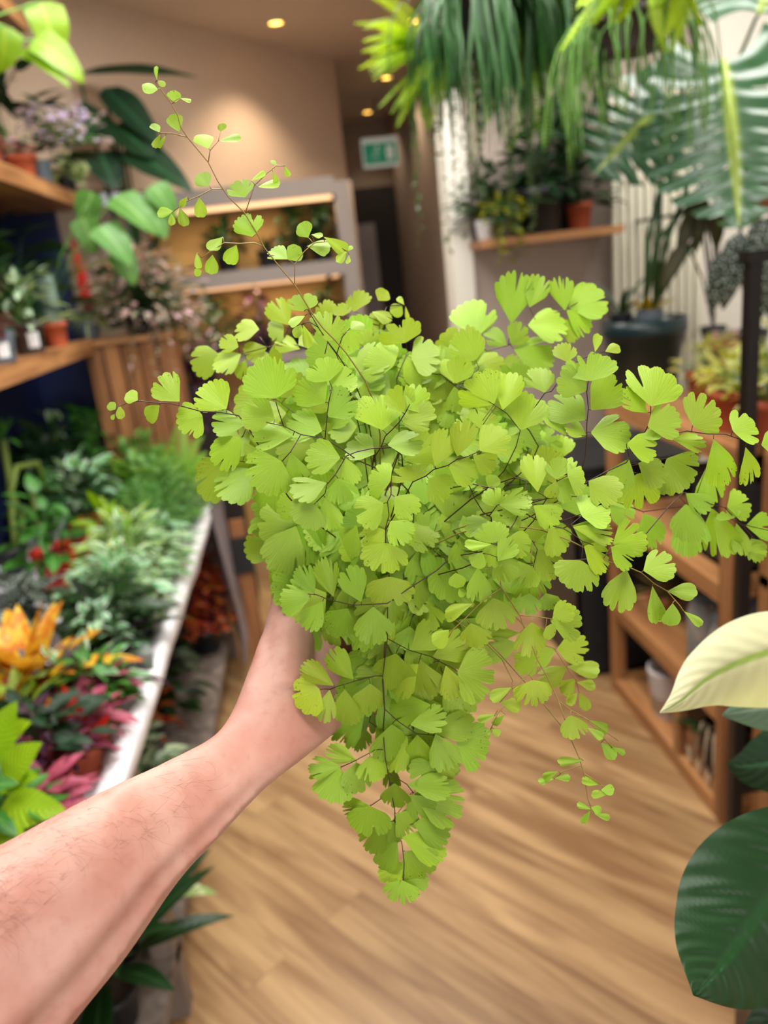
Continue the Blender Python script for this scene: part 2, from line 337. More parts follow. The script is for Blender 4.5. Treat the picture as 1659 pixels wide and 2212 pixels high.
# crop | depth at frond root, depth at frond tip | rachis polylines root->tip | pinnules
FRONDS = '''
B|.455,.43|1240,2110;1175,2035;1100,1960;1040,1880;985,1790;930,1700;830,1580;750,1480;710,1400;630,1270;530,1170;470,1080;415,970;340,880;290,820;250,760;232,690;195,620;150,560;100,490/290,820;200,797;125,797/415,970;425,900;475,840/500,1130;440,1128;370,1165;290,1200;200,1265/640,1260;690,1110;760,1040;820,990;870,990/740,1470;690,1450;600,1455;510,1450;430,1500;375,1540/930,1700;930,1580;990,1500;1050,1450;1150,1440;1240,1500|108,478,97,400,28 115,535,30,525,80 115,480,150,505,45 220,612,205,548,75 245,585,305,603,35 240,787,205,697,88 125,790,85,742,58 130,800,92,872,36 160,810,122,877,46 415,890,375,797,108 480,842,592,815,80 490,785,500,742,62 420,1110,362,1052,100 290,1175,248,1228,40 360,1180,376,1282,70 205,1262,117,1268,62 195,1275,197,1340,42 245,1240,262,1332,66 635,1180,590,1080,148 712,1118,828,1095,84 668,1080,747,1038,46 800,1025,825,1090,36 825,990,795,958,36 870,990,893,1048,32 680,1415,635,1285,165 500,1415,430,1490,80 583,1462,538,1565,96 440,1520,432,1625,76 345,1510,355,1592,40 335,1605,362,1642,44 890,1550,795,1480,118 890,1550,955,1490,96 1012,1420,970,1340,98 1005,1470,1130,1470,112 1030,1400,1092,1412,44 1105,1415,1230,1488,74 1240,1500,1190,1555,46 1250,1500,1268,1470,32 1255,1520,1250,1572,28
A1|.455,.425|1000,1200;900,1010;840,910;790,850;690,832;570,825;480,800;400,780;300,775;215,765;140,780;90,800;65,860/840,910;812,975|80,815,42,785,52 75,840,58,868,24 100,790,112,862,46 208,762,145,728,82 335,790,255,858,95 450,770,325,640,175 582,848,455,905,200 722,812,595,692,205 828,905,658,895,160 805,975,660,1115,205
A1|.45,.43|1600,1160;1480,1110;1390,1045;1290,985;1150,960;1050,910;950,890/1050,910;1030,850;1008,780/1150,960;1090,1060;1045,1110/1290,985;1300,880;1310,780;1330,690|1005,752,940,545,310 1000,870,835,815,190 1105,965,905,960,175 1275,940,1095,888,195 1040,1112,900,1250,275 1095,1065,1135,1240,145 1315,650,1255,535,215 1318,705,1440,610,160 1292,775,1160,658,205 1308,858,1430,730,195
A1|.442,.428|1560,1040;1470,1060;1410,1085;1380,1140;1350,1190;1300,1250;1290,1300;1240,1350|1380,1095,1200,1078,188 1400,1090,1432,1240,135 1300,1238,1120,1300,172 1365,1212,1395,1345,168 1230,1362,1155,1475,205 1290,1325,1330,1488,130
Z1|.535,.55|1700,1300;1600,1050;1420,880;1290,810;1120,790;960,830;700,900;450,950/960,820;880,720/1200,600;1120,780|455,900,180,1005,350 660,830,490,765,195 880,640,640,640,275 690,900,420,1020,285 740,960,660,1140,180 965,830,745,900,205 1140,620,985,650,285 1200,600,1040,360,265 1310,850,1090,760,205 1290,810,1450,725,220 1040,780,1050,980,125 1020,960,890,920,120
Z1|.47,.45|1700,900;1600,770;1500,620;1390,430/1500,620;1400,560;1320,590/1600,770;1570,900|1350,450,1310,280,295 1360,500,1205,560,155 1320,590,1255,705,135 1340,590,1405,800,112
Z2|.47,.46|300,1100;230,905;130,770/230,905;290,720;360,640|130,770,180,480,375 375,640,490,560,150 345,655,435,840,215
Z2|.53,.545|590,1300;580,1180;600,960;680,700;680,600;760,400/600,1000;480,1130/690,740;690,680|420,455,445,260,285 600,455,785,515,175 668,340,740,235,155 945,385,880,305,62 955,395,978,515,46 920,380,825,475,142 680,695,590,500,225 685,740,910,650,205 575,880,550,660,185 630,985,850,815,305 480,1130,350,890,345 575,1320,620,1180,310 130,500,80,350,220 300,500,270,385,180
Z2|.51,.53|1700,1500;1470,1230;1330,1120;1190,1100;1120,1000/1470,1230;1600,1200|1190,1100,920,1000,355 1315,1110,1240,820,225 1470,1215,1385,970,175 1480,1215,1570,970,235 1390,1190,1160,1170,205 1470,1240,1500,1480,200 1450,1500,1340,1640,180
Z6|.455,.432|380,760;400,600;480,480;515,380;590,310;660,235;720,140;760,60|490,320,425,-10,470 690,235,975,135,305 540,465,845,450,305 410,560,170,440,320 685,145,640,-90,290 735,110,920,-50,300
Z6|.45,.428|700,1000;790,835;920,775;1000,710;1140,670;1230,610;1340,580;1450,530|1010,680,1135,360,235 1235,585,1295,260,275 1455,525,1690,330,330 1150,680,1410,775,285 1390,575,1600,695,225 945,800,1140,970,305 790,830,735,685,390
Z6|.445,.43|640,560;575,700;575,790;575,960;540,1030;555,1170;520,1290;520,1440|570,830,390,760,360 500,1050,260,1175,335 610,980,810,1135,265 515,1310,325,1460,265 565,1225,730,1405,275 540,1440,500,1700,435
Z7|.52,.53|400,760;560,560;690,440;860,330;1000,390|340,200,330,-40,365 400,300,550,215,195 860,330,690,260,310 700,240,725,115,195 1000,400,990,195,225 320,380,570,470,225 720,450,780,300,250
Z7|.46,.445|700,1040;780,900;870,760;940,640;1040,590|745,755,700,395,235 930,640,880,795,145 930,625,955,430,245 1040,590,1190,560,360 940,640,1100,775,245 1250,640,1520,800,305
Z7|.455,.435|520,860;620,960;720,1020;850,1080;1000,1110;1110,1180;1190,1240;1300,1280/1190,1240;1190,1330;1180,1420/1000,1110;1080,1070;1180,990|1180,990,1410,895,410 1090,1085,1350,1200,260 1090,1100,1450,1180,210 860,1110,960,1340,345 1205,1290,1440,1475,325 1180,1430,1115,1700,445
Z7|.45,.435|620,800;560,960;510,1060;430,1170;380,1270;340,1400|370,1240,260,1450,205 340,1440,485,1255,205 345,1400,475,1590,265 440,1210,650,1310,265 300,1260,270,1070,305 290,1270,50,1290,120 200,1360,115,1480,165
Z7|.47,.455|640,1150;700,1250;740,1320;700,1500|720,1250,690,1030,265 740,1320,910,1570,295 670,1480,560,1640,300
Z7|.455,.44|300,1160;280,1000;200,950;120,820;60,680/270,980;340,880;560,860;690,880|360,880,650,850,265 560,960,430,1040,210 700,885,930,1045,245 800,870,960,960,130 340,900,310,720,265 250,700,325,600,155 270,980,358,975,92 110,740,188,703,55 255,1045,50,1105,225
Z4|.465,.435|-60,1150;120,1050;320,960;440,760;640,700;760,690;890,660;1090,690;1250,690;1400,740;1560,800;1700,790/470,720;550,560;550,430|550,430,625,70,505 520,490,335,305,235 945,610,1140,415,435 520,620,790,530,335 760,740,1035,765,190 1145,735,1260,1145,285 1325,660,1520,600,345 1445,810,1535,1135,205 1595,795,1750,760,205 450,720,625,680,125
Z4|.475,.455|200,1250;380,1060;345,900;320,800|325,780,570,840,285 430,965,690,1085,305 430,1060,510,1360,460 345,920,225,1195,255 700,920,910,1140,430
Z4|.50,.52|500,1640;700,1400;860,1240;1000,1290;1110,1350;1250,1385;1400,1540;1659,1600|1090,970,1140,1335,245 880,1250,1080,1395,195 1270,1380,1490,1335,285 880,1350,950,1670,355 1300,1500,1270,1420,200
P|.51,.53|700,1500;860,1560;1135,1520;1300,1535;1500,1650;1580,1740|1300,1535,1375,1820,215 1135,1515,1180,1810,255 860,1570,965,1750,225 1515,1650,1670,1655,165 1455,1630,1510,1820,125 1550,1730,1625,1860,145 1500,1800,1640,1830,110 640,1500,780,1590,210
Z3|.56,.585|240,1200;260,1000;290,900;380,740;570,690;740,510;900,430;1100,360;1200,300/380,740;330,700;295,615/570,690;600,500|295,615,255,280,390 600,500,640,80,310 760,350,855,90,225 1080,380,1050,100,205 1110,350,1410,235,345 1090,370,1300,525,235 745,510,1060,480,345 1000,480,1200,565,205 560,690,395,555,205 600,690,705,515,205 290,900,400,735,245 615,715,945,795,355 470,960,670,860,205
Z3|.495,.48|760,1450;700,1400;900,1115;960,1100;1100,900;1230,810;1330,765;1440,745|900,1115,840,890,245 1100,840,1080,680,195 1350,750,1380,610,78 1440,745,1560,690,104 1300,830,1390,780,125
Z3|.47,.452|1260,1700;1275,1520;1275,1400;1290,1250;1275,1110;1290,1000|1265,1360,1020,1155,330 1310,1270,1530,1025,325 1270,1100,1070,950,285 1295,1010,1310,800,425 1310,1470,1640,1480,400 1090,1500,950,1290,185 1270,1500,1120,1380,225
Z3|.48,.47|640,1600;680,1450;560,1300;445,1220|445,1220,260,995,390 520,1270,600,955,235 680,1450,750,1140,355 320,1440,400,1280,280 250,1500,180,1330,200 100,1030,170,820,225
L1|.475,.47|1300,560;1100,690;970,780;850,785;740,790;590,755;500,720;430,715|460,740,280,735,228 490,715,395,555,135 615,735,548,515,152 800,770,725,565,175 545,765,445,930,142 710,810,618,985,212 880,800,880,1025,260
L1|.475,.485|1010,380;985,580;975,780;975,1000;960,1120;940,1290;955,1500;945,1620/945,1260;890,1260;770,1290;640,1330;590,1350/970,1010;1120,1090;1260,1130;1350,1180|990,600,990,775,285 525,1350,380,1435,255 618,1325,430,1205,150 750,1285,595,1135,162 590,1350,558,1548,125 690,1345,700,1570,195 860,1310,850,1500,205 1130,1090,1300,955,195 1270,1140,1500,1035,195 1030,1110,1010,1330,285 1190,1150,1245,1380,225 1360,1190,1425,1400,152 1180,1180,1000,1355,205 1440,1230,1650,1270,335
L1|.495,.50|1160,800;1150,700;1160,600;1240,500|1170,600,1280,780,225 1330,580,1430,740,175 1230,780,1280,940,185 1000,760,1070,890,185 770,260,630,430,225 1120,930,1110,1070,160 1240,400,1180,260,220 1300,250,1450,240,200
L1|.555,.57|600,560;480,400;330,190;290,170|300,170,105,260,152 310,190,165,315,85 330,190,245,355,125 330,190,435,360,205 290,380,237,650,95 340,370,385,540,115 620,410,555,490,115 470,400,470,520,100
L2|.485,.49|800,0;790,230;800,420;790,570;805,760;830,900;870,1120;870,1190;920,1350;935,1480;930,1600/800,420;900,510;1020,590;1140,600/735,700;600,775;500,820/830,860;955,940;1000,1000/780,1035;705,1085/790,700;735,700|975,530,1200,475,175 1145,590,1380,515,185 850,525,838,750,255 1025,595,1060,835,235 1150,590,1235,810,195 1290,640,1500,695,300 1120,390,840,440,195 1150,800,1000,890,190 605,775,420,705,125 500,815,300,830,135 500,830,395,1020,290 605,785,612,982,215 700,740,722,900,215 870,930,880,1100,195 955,940,1225,955,160 975,1010,1085,1165,205 1000,1000,1310,1095,290 700,1085,525,1120,140 705,1090,690,1275,300 790,1210,685,1390,195 860,1190,850,1328,115 880,1140,1005,1260,185 1000,1210,1240,1260,240 910,1290,1200,1405,215 890,1330,725,1460,240 940,1400,1090,1570,265 930,1480,790,1590,175 940,1570,1070,1660,165 920,1600,900,1745,225
L2|.51,.53|900,-300;900,0;930,300;1000,500;1050,700;1080,900|1100,420,1420,510,190 620,500,620,680,170 700,420,650,560,180 1200,780,1300,860,130 950,200,960,400,220 1060,620,960,780,200 850,800,850,960,120 1060,300,1240,360,240 880,1150,960,1240,200
Z8|.455,.44|780,60;790,270;800,350;880,470;960,590;1000,700;1080,890;1110,970;1190,1110;1290,1320;1400,1400;1540,1480;1659,1560;1800,1660/800,360;690,430;610,500;500,610;390,710;350,780/960,590;1100,600;1240,620/1110,970;1060,1070;950,1170;890,1220;790,1330/770,1400;740,1450/1290,1320;1340,1470;1390,1640/1400,1400;1385,1440|735,440,780,685,315 560,490,338,562,135 358,712,245,828,142 540,655,592,855,245 1060,645,1060,900,285 1240,605,1395,530,172 1220,640,1495,640,300 1070,1140,1100,1340,305 888,1205,728,1288,100 790,1330,962,1372,112 1385,1440,1440,1620,205 1180,690,1250,760,140
Z8|.51,.525|960,640;1110,830;1250,870;1350,1020;1440,1150;1465,1250|1275,875,1520,880,245 1265,880,1095,960,175 960,830,680,900,195 960,740,745,750,125 1100,930,950,1045,205 1365,1025,1605,1062,135 1360,1030,1165,1158,175 1430,1130,1325,1245,135 1445,1160,1588,1192,84 1450,1250,1375,1338,72 1470,1250,1535,1380,104
Z8|.475,.46|1080,-40;1060,60;1055,175|1055,175,1060,440,305 1040,400,1030,565,205 1180,400,1220,525,175 410,225,430,340,135 600,180,620,445,195 440,360,480,420,80
L3|.445,.44|818,1340;830,1355;880,1470;910,1560;930,1700;945,1740/880,1470;905,1490/910,1560;1000,1620/890,1520;800,1545;745,1590/860,1240;920,1260;1000,1350;1060,1420|925,1310,1003,1362,42 940,1270,1040,1328,32 1000,1395,1078,1465,64 1065,1418,1128,1447,28 905,1490,792,1500,48 770,1550,692,1582,38 745,1585,828,1585,28 745,1590,672,1606,25 1000,1620,912,1600,32 1050,1670,957,1672,34 1000,1650,1066,1652,54 950,1755,880,1733,32 945,1745,1003,1767,44 965,1780,1044,1802,32 945,1760,903,1824,38
L3|.46,.455|500,1160;470,1200;440,1235;400,1325|435,1240,342,1270,32 480,1240,418,1294,38 410,1320,447,1347,42 420,1320,383,1342,24
L3|.445,.435|820,290;960,360;1040,410;1150,440;1220,470;1290,530;1360,570;1430,650;1450,680|1230,460,1382,415,175 1140,450,1085,652,155 1280,540,1300,718,102 1360,570,1508,575,92 1390,635,1385,750,92 1450,680,1548,747,24 1065,315,1232,258,195 1055,330,1160,415,155
'''
FERN_C = at(850, 1330, d=.56)          # middle of the pot rim
POT_R, POT_H = .042, .060
fern = thing('maidenhair_fern', 'bright green maidenhair fern held up in one hand, fronds arching and hanging', 'plant', FERN_C-UP*POT_H)
M['fern'] = leafm('maidenhair pinnule', '#90b222', '#aecb44', 'fan', .48, .27, .45)
M['fernpot'] = plain('fern pot', '#6b4630', .7, .15, 50)
_p = pot_mesh(FERN_C-UP*POT_H, POT_R, POT_H).build('pot', M['fernpot'], fern)
MB().lathe(FERN_C-UP*.012, [(POT_R*.93, 0), (POT_R*.5, .006), (0, .008)], 20).build('soil', M['soil'], fern)
def pinnule(mb, B, T, w, tint):
    """one fan-shaped pinnule from its petiole end B to the middle of its outer edge T; w is its width"""
    a = T-B; L = a.length*1.12; a.normalize(); w *= 1.05
    nr = (-VIEW*U(.7, 1)+UP*U(0, .7)+RTV*U(-.5, .5)).normalized(); nr = (nr-a*nr.dot(a)).normalized(); s = a.cross(nr)
    q0 = w/L; ph = .5 if q0 < .55 else (.78 if q0 < .9 else (1.02 if q0 < 1.3 else 1.3)); small = w < .012
    skew = U(-.2, .2); pw = random.choice((6, 8, 10, 14)); ed = U(.25, .5)
    base = lambda t: (1-.10*t*t+skew*t*.45*(1-.4*abs(t)))*(1-ed*abs(t)**pw)
    xm = max(base(t/20)*math.sin(abs(t/20)*ph) for t in range(-20, 21)); k = max(.6, min(2.0, 1.1*w/(2*L*xm)))
    nc = 0 if small else random.choice((1, 1, 2, 2, 3)); cl = [(U(-.65, .65), U(.2, .45), U(.03, .055)) for _ in range(nc)]
    nlob = random.choice((3, 4)) if small else random.choice((6, 7, 8, 9, 10)); amp = .05 if small else U(.08, .14); p0 = U(0, 6)
    cup = U(-.3, .6); dr = U(-.15, .35); wv = U(.015, .05); w0 = U(0, 6)
    nt = 27 if small else 65; rr = (.02, .2, .42, .62, .78, .9, 1.0)
    vs = []; uv = []
    for j, r in enumerate(rr):
        for i in range(nt):
            t = 2*i/(nt-1)-1; e = 0
            for c, dp, wd in cl: e -= dp*math.exp(-((t-c)/wd)**2)
            e += amp*(abs(math.sin(nlob*PI*(t+1)/2+p0))**.55-.7)
            if not small: e += .009*(1 if i % 2 else -1)
            q = r*base(t)*(1+e*max(0, (r-.35)/.65)**1.4); th = t*ph; x = k*q*math.sin(th)*L; y = q*math.cos(th)*L
            vs.append(B+a*y+s*x+nr*(L*(-cup*(x/L)**2*.6-dr*(y/L)**2*.7+wv*math.sin(5*t+w0)*r*r))); uv.append((t, r))
    m = nt
    mb.add(vs, [(j*m+i, j*m+i+1, (j+1)*m+i+1, (j+1)*m+i) for j in range(len(rr)-1) for i in range(nt-1)], tint, uv)
def near_on(polys, p):
    best = None
    for pl, par in polys:
        for i in range(len(pl)-1):
            a, b = pl[i], pl[i+1]; ab = b-a; t = max(0, min(1, (p-a).dot(ab)/max(1e-9, ab.dot(ab)))); q = a+ab*t; dd = (q-p).length
            if best is None or dd < best[0]: best = (dd, q, par[i]+(par[i+1]-par[i])*t)
    return best
def frond(crop, d0, d1, polys, pins, young=0.0, root=True):
    ox, oy, sc = crop; lf, st = MB(), MB(); P2 = []
    main = polys[0]; n = len(main)
    for k, pl in enumerate(polys):
        pts = [Vector((ox+x*sc, oy+y*sc)) for x, y in pl]
        if k == 0: par = [i/(len(pl)-1) for i in range(len(pl))]
        else:
            b = near_on(P2[:1], pts[0])[2]; par = [min(1.15, b+.12*i/(len(pl)-1)) for i in range(len(pl))]
        P2.append((pts, par))
    dep = lambda t: d0+(d1-d0)*t; age = U(.86, 1.06)
    for k, (pts, par) in enumerate(P2):
        W3 = [at(p.x, p.y, d=dep(t)+.0006) for p, t in zip(pts, par)]
        if k == 0 and root:
            r0 = FERN_C+Vector((U(-.02, .02), U(-.02, .02), -.004)); a = W3[0]; t1 = (W3[0]-W3[1]).normalized()
            c1 = r0+UP*(a-r0).length*.45; c2 = a+t1*(a-r0).length*.3
            W3 = [r0*(1-t)**3+c1*3*t*(1-t)**2+c2*3*t*t*(1-t)+a*t**3 for t in [i/9 for i in range(9)]]+W3
        rad = [.00055*(1-.5*i/max(1, len(W3)-1)) if k == 0 else .0003 for i in range(len(W3))]
        st.tube(W3, rad, 5)
    for bx, by, tx, ty, w in pins:
        b = Vector((ox+bx*sc, oy+by*sc)); t = Vector((ox+tx*sc, oy+ty*sc)); dd, q, par = near_on(P2, b)
        d = dep(par)+U(-.0035, .0035); wp = w*sc
        B = at(b.x, b.y, d=d); L = (t-b).length/F*d; T = at(t.x, t.y, d=d+U(-.22, .3)*L)
        y = max(0, min(1, (60-wp)/60+.0)); g = U(.84, 1.12)
        tint = (g*(1+.12*y)*U(.92, 1.06)*age, g*(1+.06*y), g*(1+.35*y)*U(.8, 1.3))
        pinnule(lf, B, T, wp/F*d, tint)
        Q = at(q.x, q.y, d=dep(par)+.0006)
        if dd < 120: st.tube([Q, (Q+B)/2+UPV*.0004, B], [.00026, .00022, .00022], 4)
    f = lf.build('frond', M['fern'], fern); st.build('wiry_stem', M['wirel'] if young > .5 else M['wire'], f)
nums = lambda s: [float(x) for x in s.split(',')]
LN = [l for l in FRONDS.strip().split('\n')]
for l in LN:
    c, dd, pl, pn = l.split('|'); d0, d1 = nums(dd)
    frond(CROP[c], d0, d1, [[tuple(nums(p)) for p in q.split(';')] for q in pl.split('/')], [nums(x) for x in pn.split()], 1.0 if c in ('L3', 'Z8', 'B') else 0.0)
# the fronds underneath, of which only bits show between the others
FULL = (0, 0, 1.0)
for i in range(34):
    a = -PI/2+(i-9.5)*.27+U(-.1, .1); ex, ey = 860+U(.6, .95)*390*math.cos(a-0)*1.05, 1020+U(.7, .95)*330*math.sin(a)
    if i >= 20: ex, ey = [(760,1180),(940,1200),(1040,1250),(720,1290),(860,1160),(980,1330),(870,1480),(900,1620),(800,1560),(960,1450),(1080,1150),(660,1120),(880,1300),(1000,1080)][i-20]
    pl = [(850+(ex-850)*t+U(-12, 12), 1240+(ey-1240)*t-60*math.sin(PI*t)) for t in (.25, .45, .62, .8, 1)]
    pins = []
    for k in range(11):
        t = .3+.7*k/10; j = min(3, int((t-.25)/.1875)); s = ((t-.25)/.1875)-j; x = pl[j][0]+(pl[j+1][0]-pl[j][0])*s; y = pl[j][1]+(pl[j+1][1]-pl[j][1])*s
        an = math.atan2(pl[j+1][1]-pl[j][1], pl[j+1][0]-pl[j][0])+(1 if k % 2 else -1)*U(.5, 1.2); L = U(55, 85); b = (x+18*math.cos(an), y+18*math.sin(an))
        pins.append((b[0], b[1], b[0]+L*math.cos(an), b[1]+L*math.sin(an)+12, U(70, 105)))
    frond(FULL, .52 if i < 20 else .505, (.54 if i % 2 else .52) if i < 20 else .5, [pl], pins)
# ------------------------------------------------------------------ the arm and hand that hold it
def skin_mat():
    m, nt, nd, lk = newmat('skin'); out = N(nt, 'ShaderNodeOutputMaterial'); b = N(nt, 'ShaderNodeBsdfPrincipled'); co = N(nt, 'ShaderNodeTexCoord')
    n1 = N(nt, 'ShaderNodeTexNoise', i_Scale=22.0, i_Detail=4.0); n2 = N(nt, 'ShaderNodeTexNoise', i_Scale=160.0, i_Detail=3.0)
    for n in (n1, n2): lk.new(co.outputs['Object'], n.inputs['Vector'])
    c = mixc(nt, ramp(nt, n1.outputs['Fac'], .35, .65), lin('#ba8476'), lin('#c89c8f')); c = mixc(nt, math_(nt, 'MULTIPLY', ramp(nt, n2.outputs['Fac'], .5, .75), .22), c, lin('#a86656'))
    lk.new(c, b.inputs['Base Color']); b.inputs['Roughness'].default_value = .5; b.inputs['Specular IOR Level'].default_value = .35
    b.inputs['Subsurface Weight'].default_value = .12; b.inputs['Subsurface Radius'].default_value = (.012, .004, .002); b.inputs['Subsurface Scale'].default_value = .5
    bp = N(nt, 'ShaderNodeBump', i_Strength=.18, i_Distance=.001); lk.new(n2.outputs['Fac'], bp.inputs['Height']); lk.new(bp.outputs[0], b.inputs['Normal'])
    lk.new(b.outputs[0], out.inputs[0]); return m
M['skin'] = skin_mat(); M['hair'] = plain('arm hair', '#7a5240', .5, .1)
person = thing('person', 'person reaching in with a bare left forearm, hand cupped under the fern pot', 'person', at(120, 2000, d=.37))
def arm_mesh():
    ST = [(-260, 1985, -20, 2450, .345, .8), (-120, 1890, 80, 2310, .36, .8), (0, 1828, 170, 2195, .372, .78), (130, 1757, 278, 2060, .388, .76), (260, 1692, 385, 1905, .408, .76), (360, 1645, 480, 1802, .435, .76),
          (455, 1594, 572, 1704, .46, .74), (502, 1535, 655, 1638, .482, .66), (540, 1440, 715, 1590, .502, .56), (578, 1350, 765, 1545, .525, .46), (640, 1340, 800, 1530, .545, .36), (700, 1360, 830, 1520, .56, .3)]
    m = MB(); n = 40; ring = []
    fine = []
    for i in range(len(ST)-1):
        for k in range(6):
            t = k/6; p0 = ST[max(0, i-1)]; p1 = ST[i]; p2 = ST[i+1]; p3 = ST[min(len(ST)-1, i+2)]
            fine.append([.5*((2*b)+(c-a)*t+(2*a-5*b+4*c-d)*t*t+(3*b-a-3*c+d)*t**3) for a, b, c, d in zip(p0, p1, p2, p3)])
    fine.append(list(ST[-1])); vs = []
    for i, (ux, uy, lx, ly, d, th) in enumerate(fine):
        A = at(ux, uy, d=d); B = at(lx, ly, d=d); c = (A+B)/2; r = (B-A)/2; dp = (VIEW)*r.length*th
        t = i/(len(fine)-1)
        for k in range(n):
            a = 2*PI*k/n; x, y = math.cos(a), math.sin(a)           # x: +1 lower edge, y: +1 away from the viewer
            rad = 1.0
            if t < .62:                                             # flexor tendons stand out along the lower side of the forearm
                g = min(1, t/.15)*min(1, (.62-t)/.12)
                rad += g*(.10*math.exp(-((a-(2*PI-.62))/.10)**2)-.08*math.exp(-((a-(2*PI-.92))/.13)**2)+.06*math.exp(-((a-(2*PI-1.2))/.12)**2)-.06*math.exp(-((a-(2*PI-.33))/.12)**2))
            ex = .88                                                # a little boxy
            sx = math.copysign(abs(x)**ex, x); sy = math.copysign(abs(y)**ex, y)
            vs.append(c+(r*sx+dp*sy)*rad)
    m.add(vs, [(i*n+k, (i+1)*n+k, (i+1)*n+(k+1)%n, i*n+(k+1)%n) for i in range(len(fine)-1) for k in range(n)]+[tuple(range(n)), tuple((len(fine)-1)*n+k for k in range(n-1, -1, -1))])
    def finger(pts, r):
        P3 = [at(x, y, d=d) for x, y, d in pts]; q = []; rr = []
        for i in range(len(P3)-1):
            for k in range(5):
                t = k/5; a, b, c, d = P3[max(0, i-1)], P3[i], P3[i+1], P3[min(len(P3)-1, i+2)]
                q.append(.5*((2*b)+(c-a)*t+(2*a-5*b+4*c-d)*t*t+(3*b-a-3*c+d)*t**3)); rr.append(r[i]+(r[i+1]-r[i])*t)
        q.append(P3[-1]); rr.append(r[-1]); dirn = (q[-1]-q[-2]).normalized()
        for k in (1, 2, 3): q.append(P3[-1]+dirn*r[-1]*math.sin(k*PI/6)*.95); rr.append(max(.0008, r[-1]*math.cos(k*PI/6)))
        m.tube(q, rr, 14)
    finger([(610, 1500, .505), (622, 1390, .522), (634, 1290, .536), (645, 1225, .545), (656, 1178, .553)], [.021, .0185, .0145, .0118, .0095])       # thumb, up the side of the pot
    finger([(720, 1430, .555), (735, 1395, .585), (765, 1350, .615), (830, 1330, .63), (885, 1335, .63)], [.013, .0105, .0098, .009, .0078])             # index, round the far side
    finger([(745, 1470, .555), (765, 1450, .59), (800, 1400, .622), (870, 1375, .636), (935, 1380, .63)], [.013, .0108, .01, .0092, .008])
    finger([(765, 1505, .553), (795, 1500, .59), (840, 1450, .622), (905, 1420, .632), (962, 1430, .622)], [.0125, .0102, .0095, .0088, .0076])
    finger([(775, 1535, .548), (820, 1540, .58), (870, 1500, .61), (925, 1470, .616), (968, 1475, .606)], [.0115, .0092, .0085, .0078, .0068])
    o = m.build('body', M['skin'], person)
    md = o.modifiers.new('one skin', 'REMESH'); md.mode = 'VOXEL'; md.voxel_size = .0022; md.use_smooth_shade = True
    sm = o.modifiers.new('soften', 'SMOOTH'); sm.factor = .5; sm.iterations = 6
    dg = bpy.context.evaluated_depsgraph_get(); me = bpy.data.meshes.new_from_object(o.evaluated_get(dg)); o.modifiers.clear(); o.data = me
    me.polygons.foreach_set('use_smooth', [True]*len(me.polygons))
    if not me.materials: me.materials.append(M['skin'])
    return o
body = arm_mesh(); body['label'] = 'bare pale forearm and cupped left hand'
# sparse dark hairs on the upper side of the forearm, rooted on the skin
hair = MB(); bpy.context.view_layer.update()
from mathutils.bvhtree import BVHTree
_bv = BVHTree.FromPolygons([v.co+person.location for v in body.data.vertices], [p.vertices for p in body.data.polygons])
for i in range(230):
    x = U(-30, 460)**1.0; x = U(0, 1)**1.7*470-20; y0 = 1825-.5*x; y = y0+U(-.05, .62)**1.0*(330-.35*x)
    r = (RW @ ray(x, y)).normalized(); h = _bv.ray_cast(CAM, r)
    if h[0] is None: continue
    p, nr = h[0], h[1]; d = (at(x-60, y+U(-50, 60), d=.38)-at(x, y, d=.38)).normalized()*-1
    d = (d-nr*d.dot(nr)).normalized(); sd = d.cross(nr); L = U(.006, .017); pts = []; c = p-nr*.0004; bend = U(-1.4, 1.4)
    for k in range(6):
        t = k/5; pts.append(c.copy()); c = c+(d*math.cos(bend*t)+sd*math.sin(bend*t)+nr*(.45-.7*t)).normalized()*L/5
    hair.tube(pts, [.00006*(1-.6*k/5) for k in range(6)], 3)
hair.build('arm_hair', M['hair'], person)
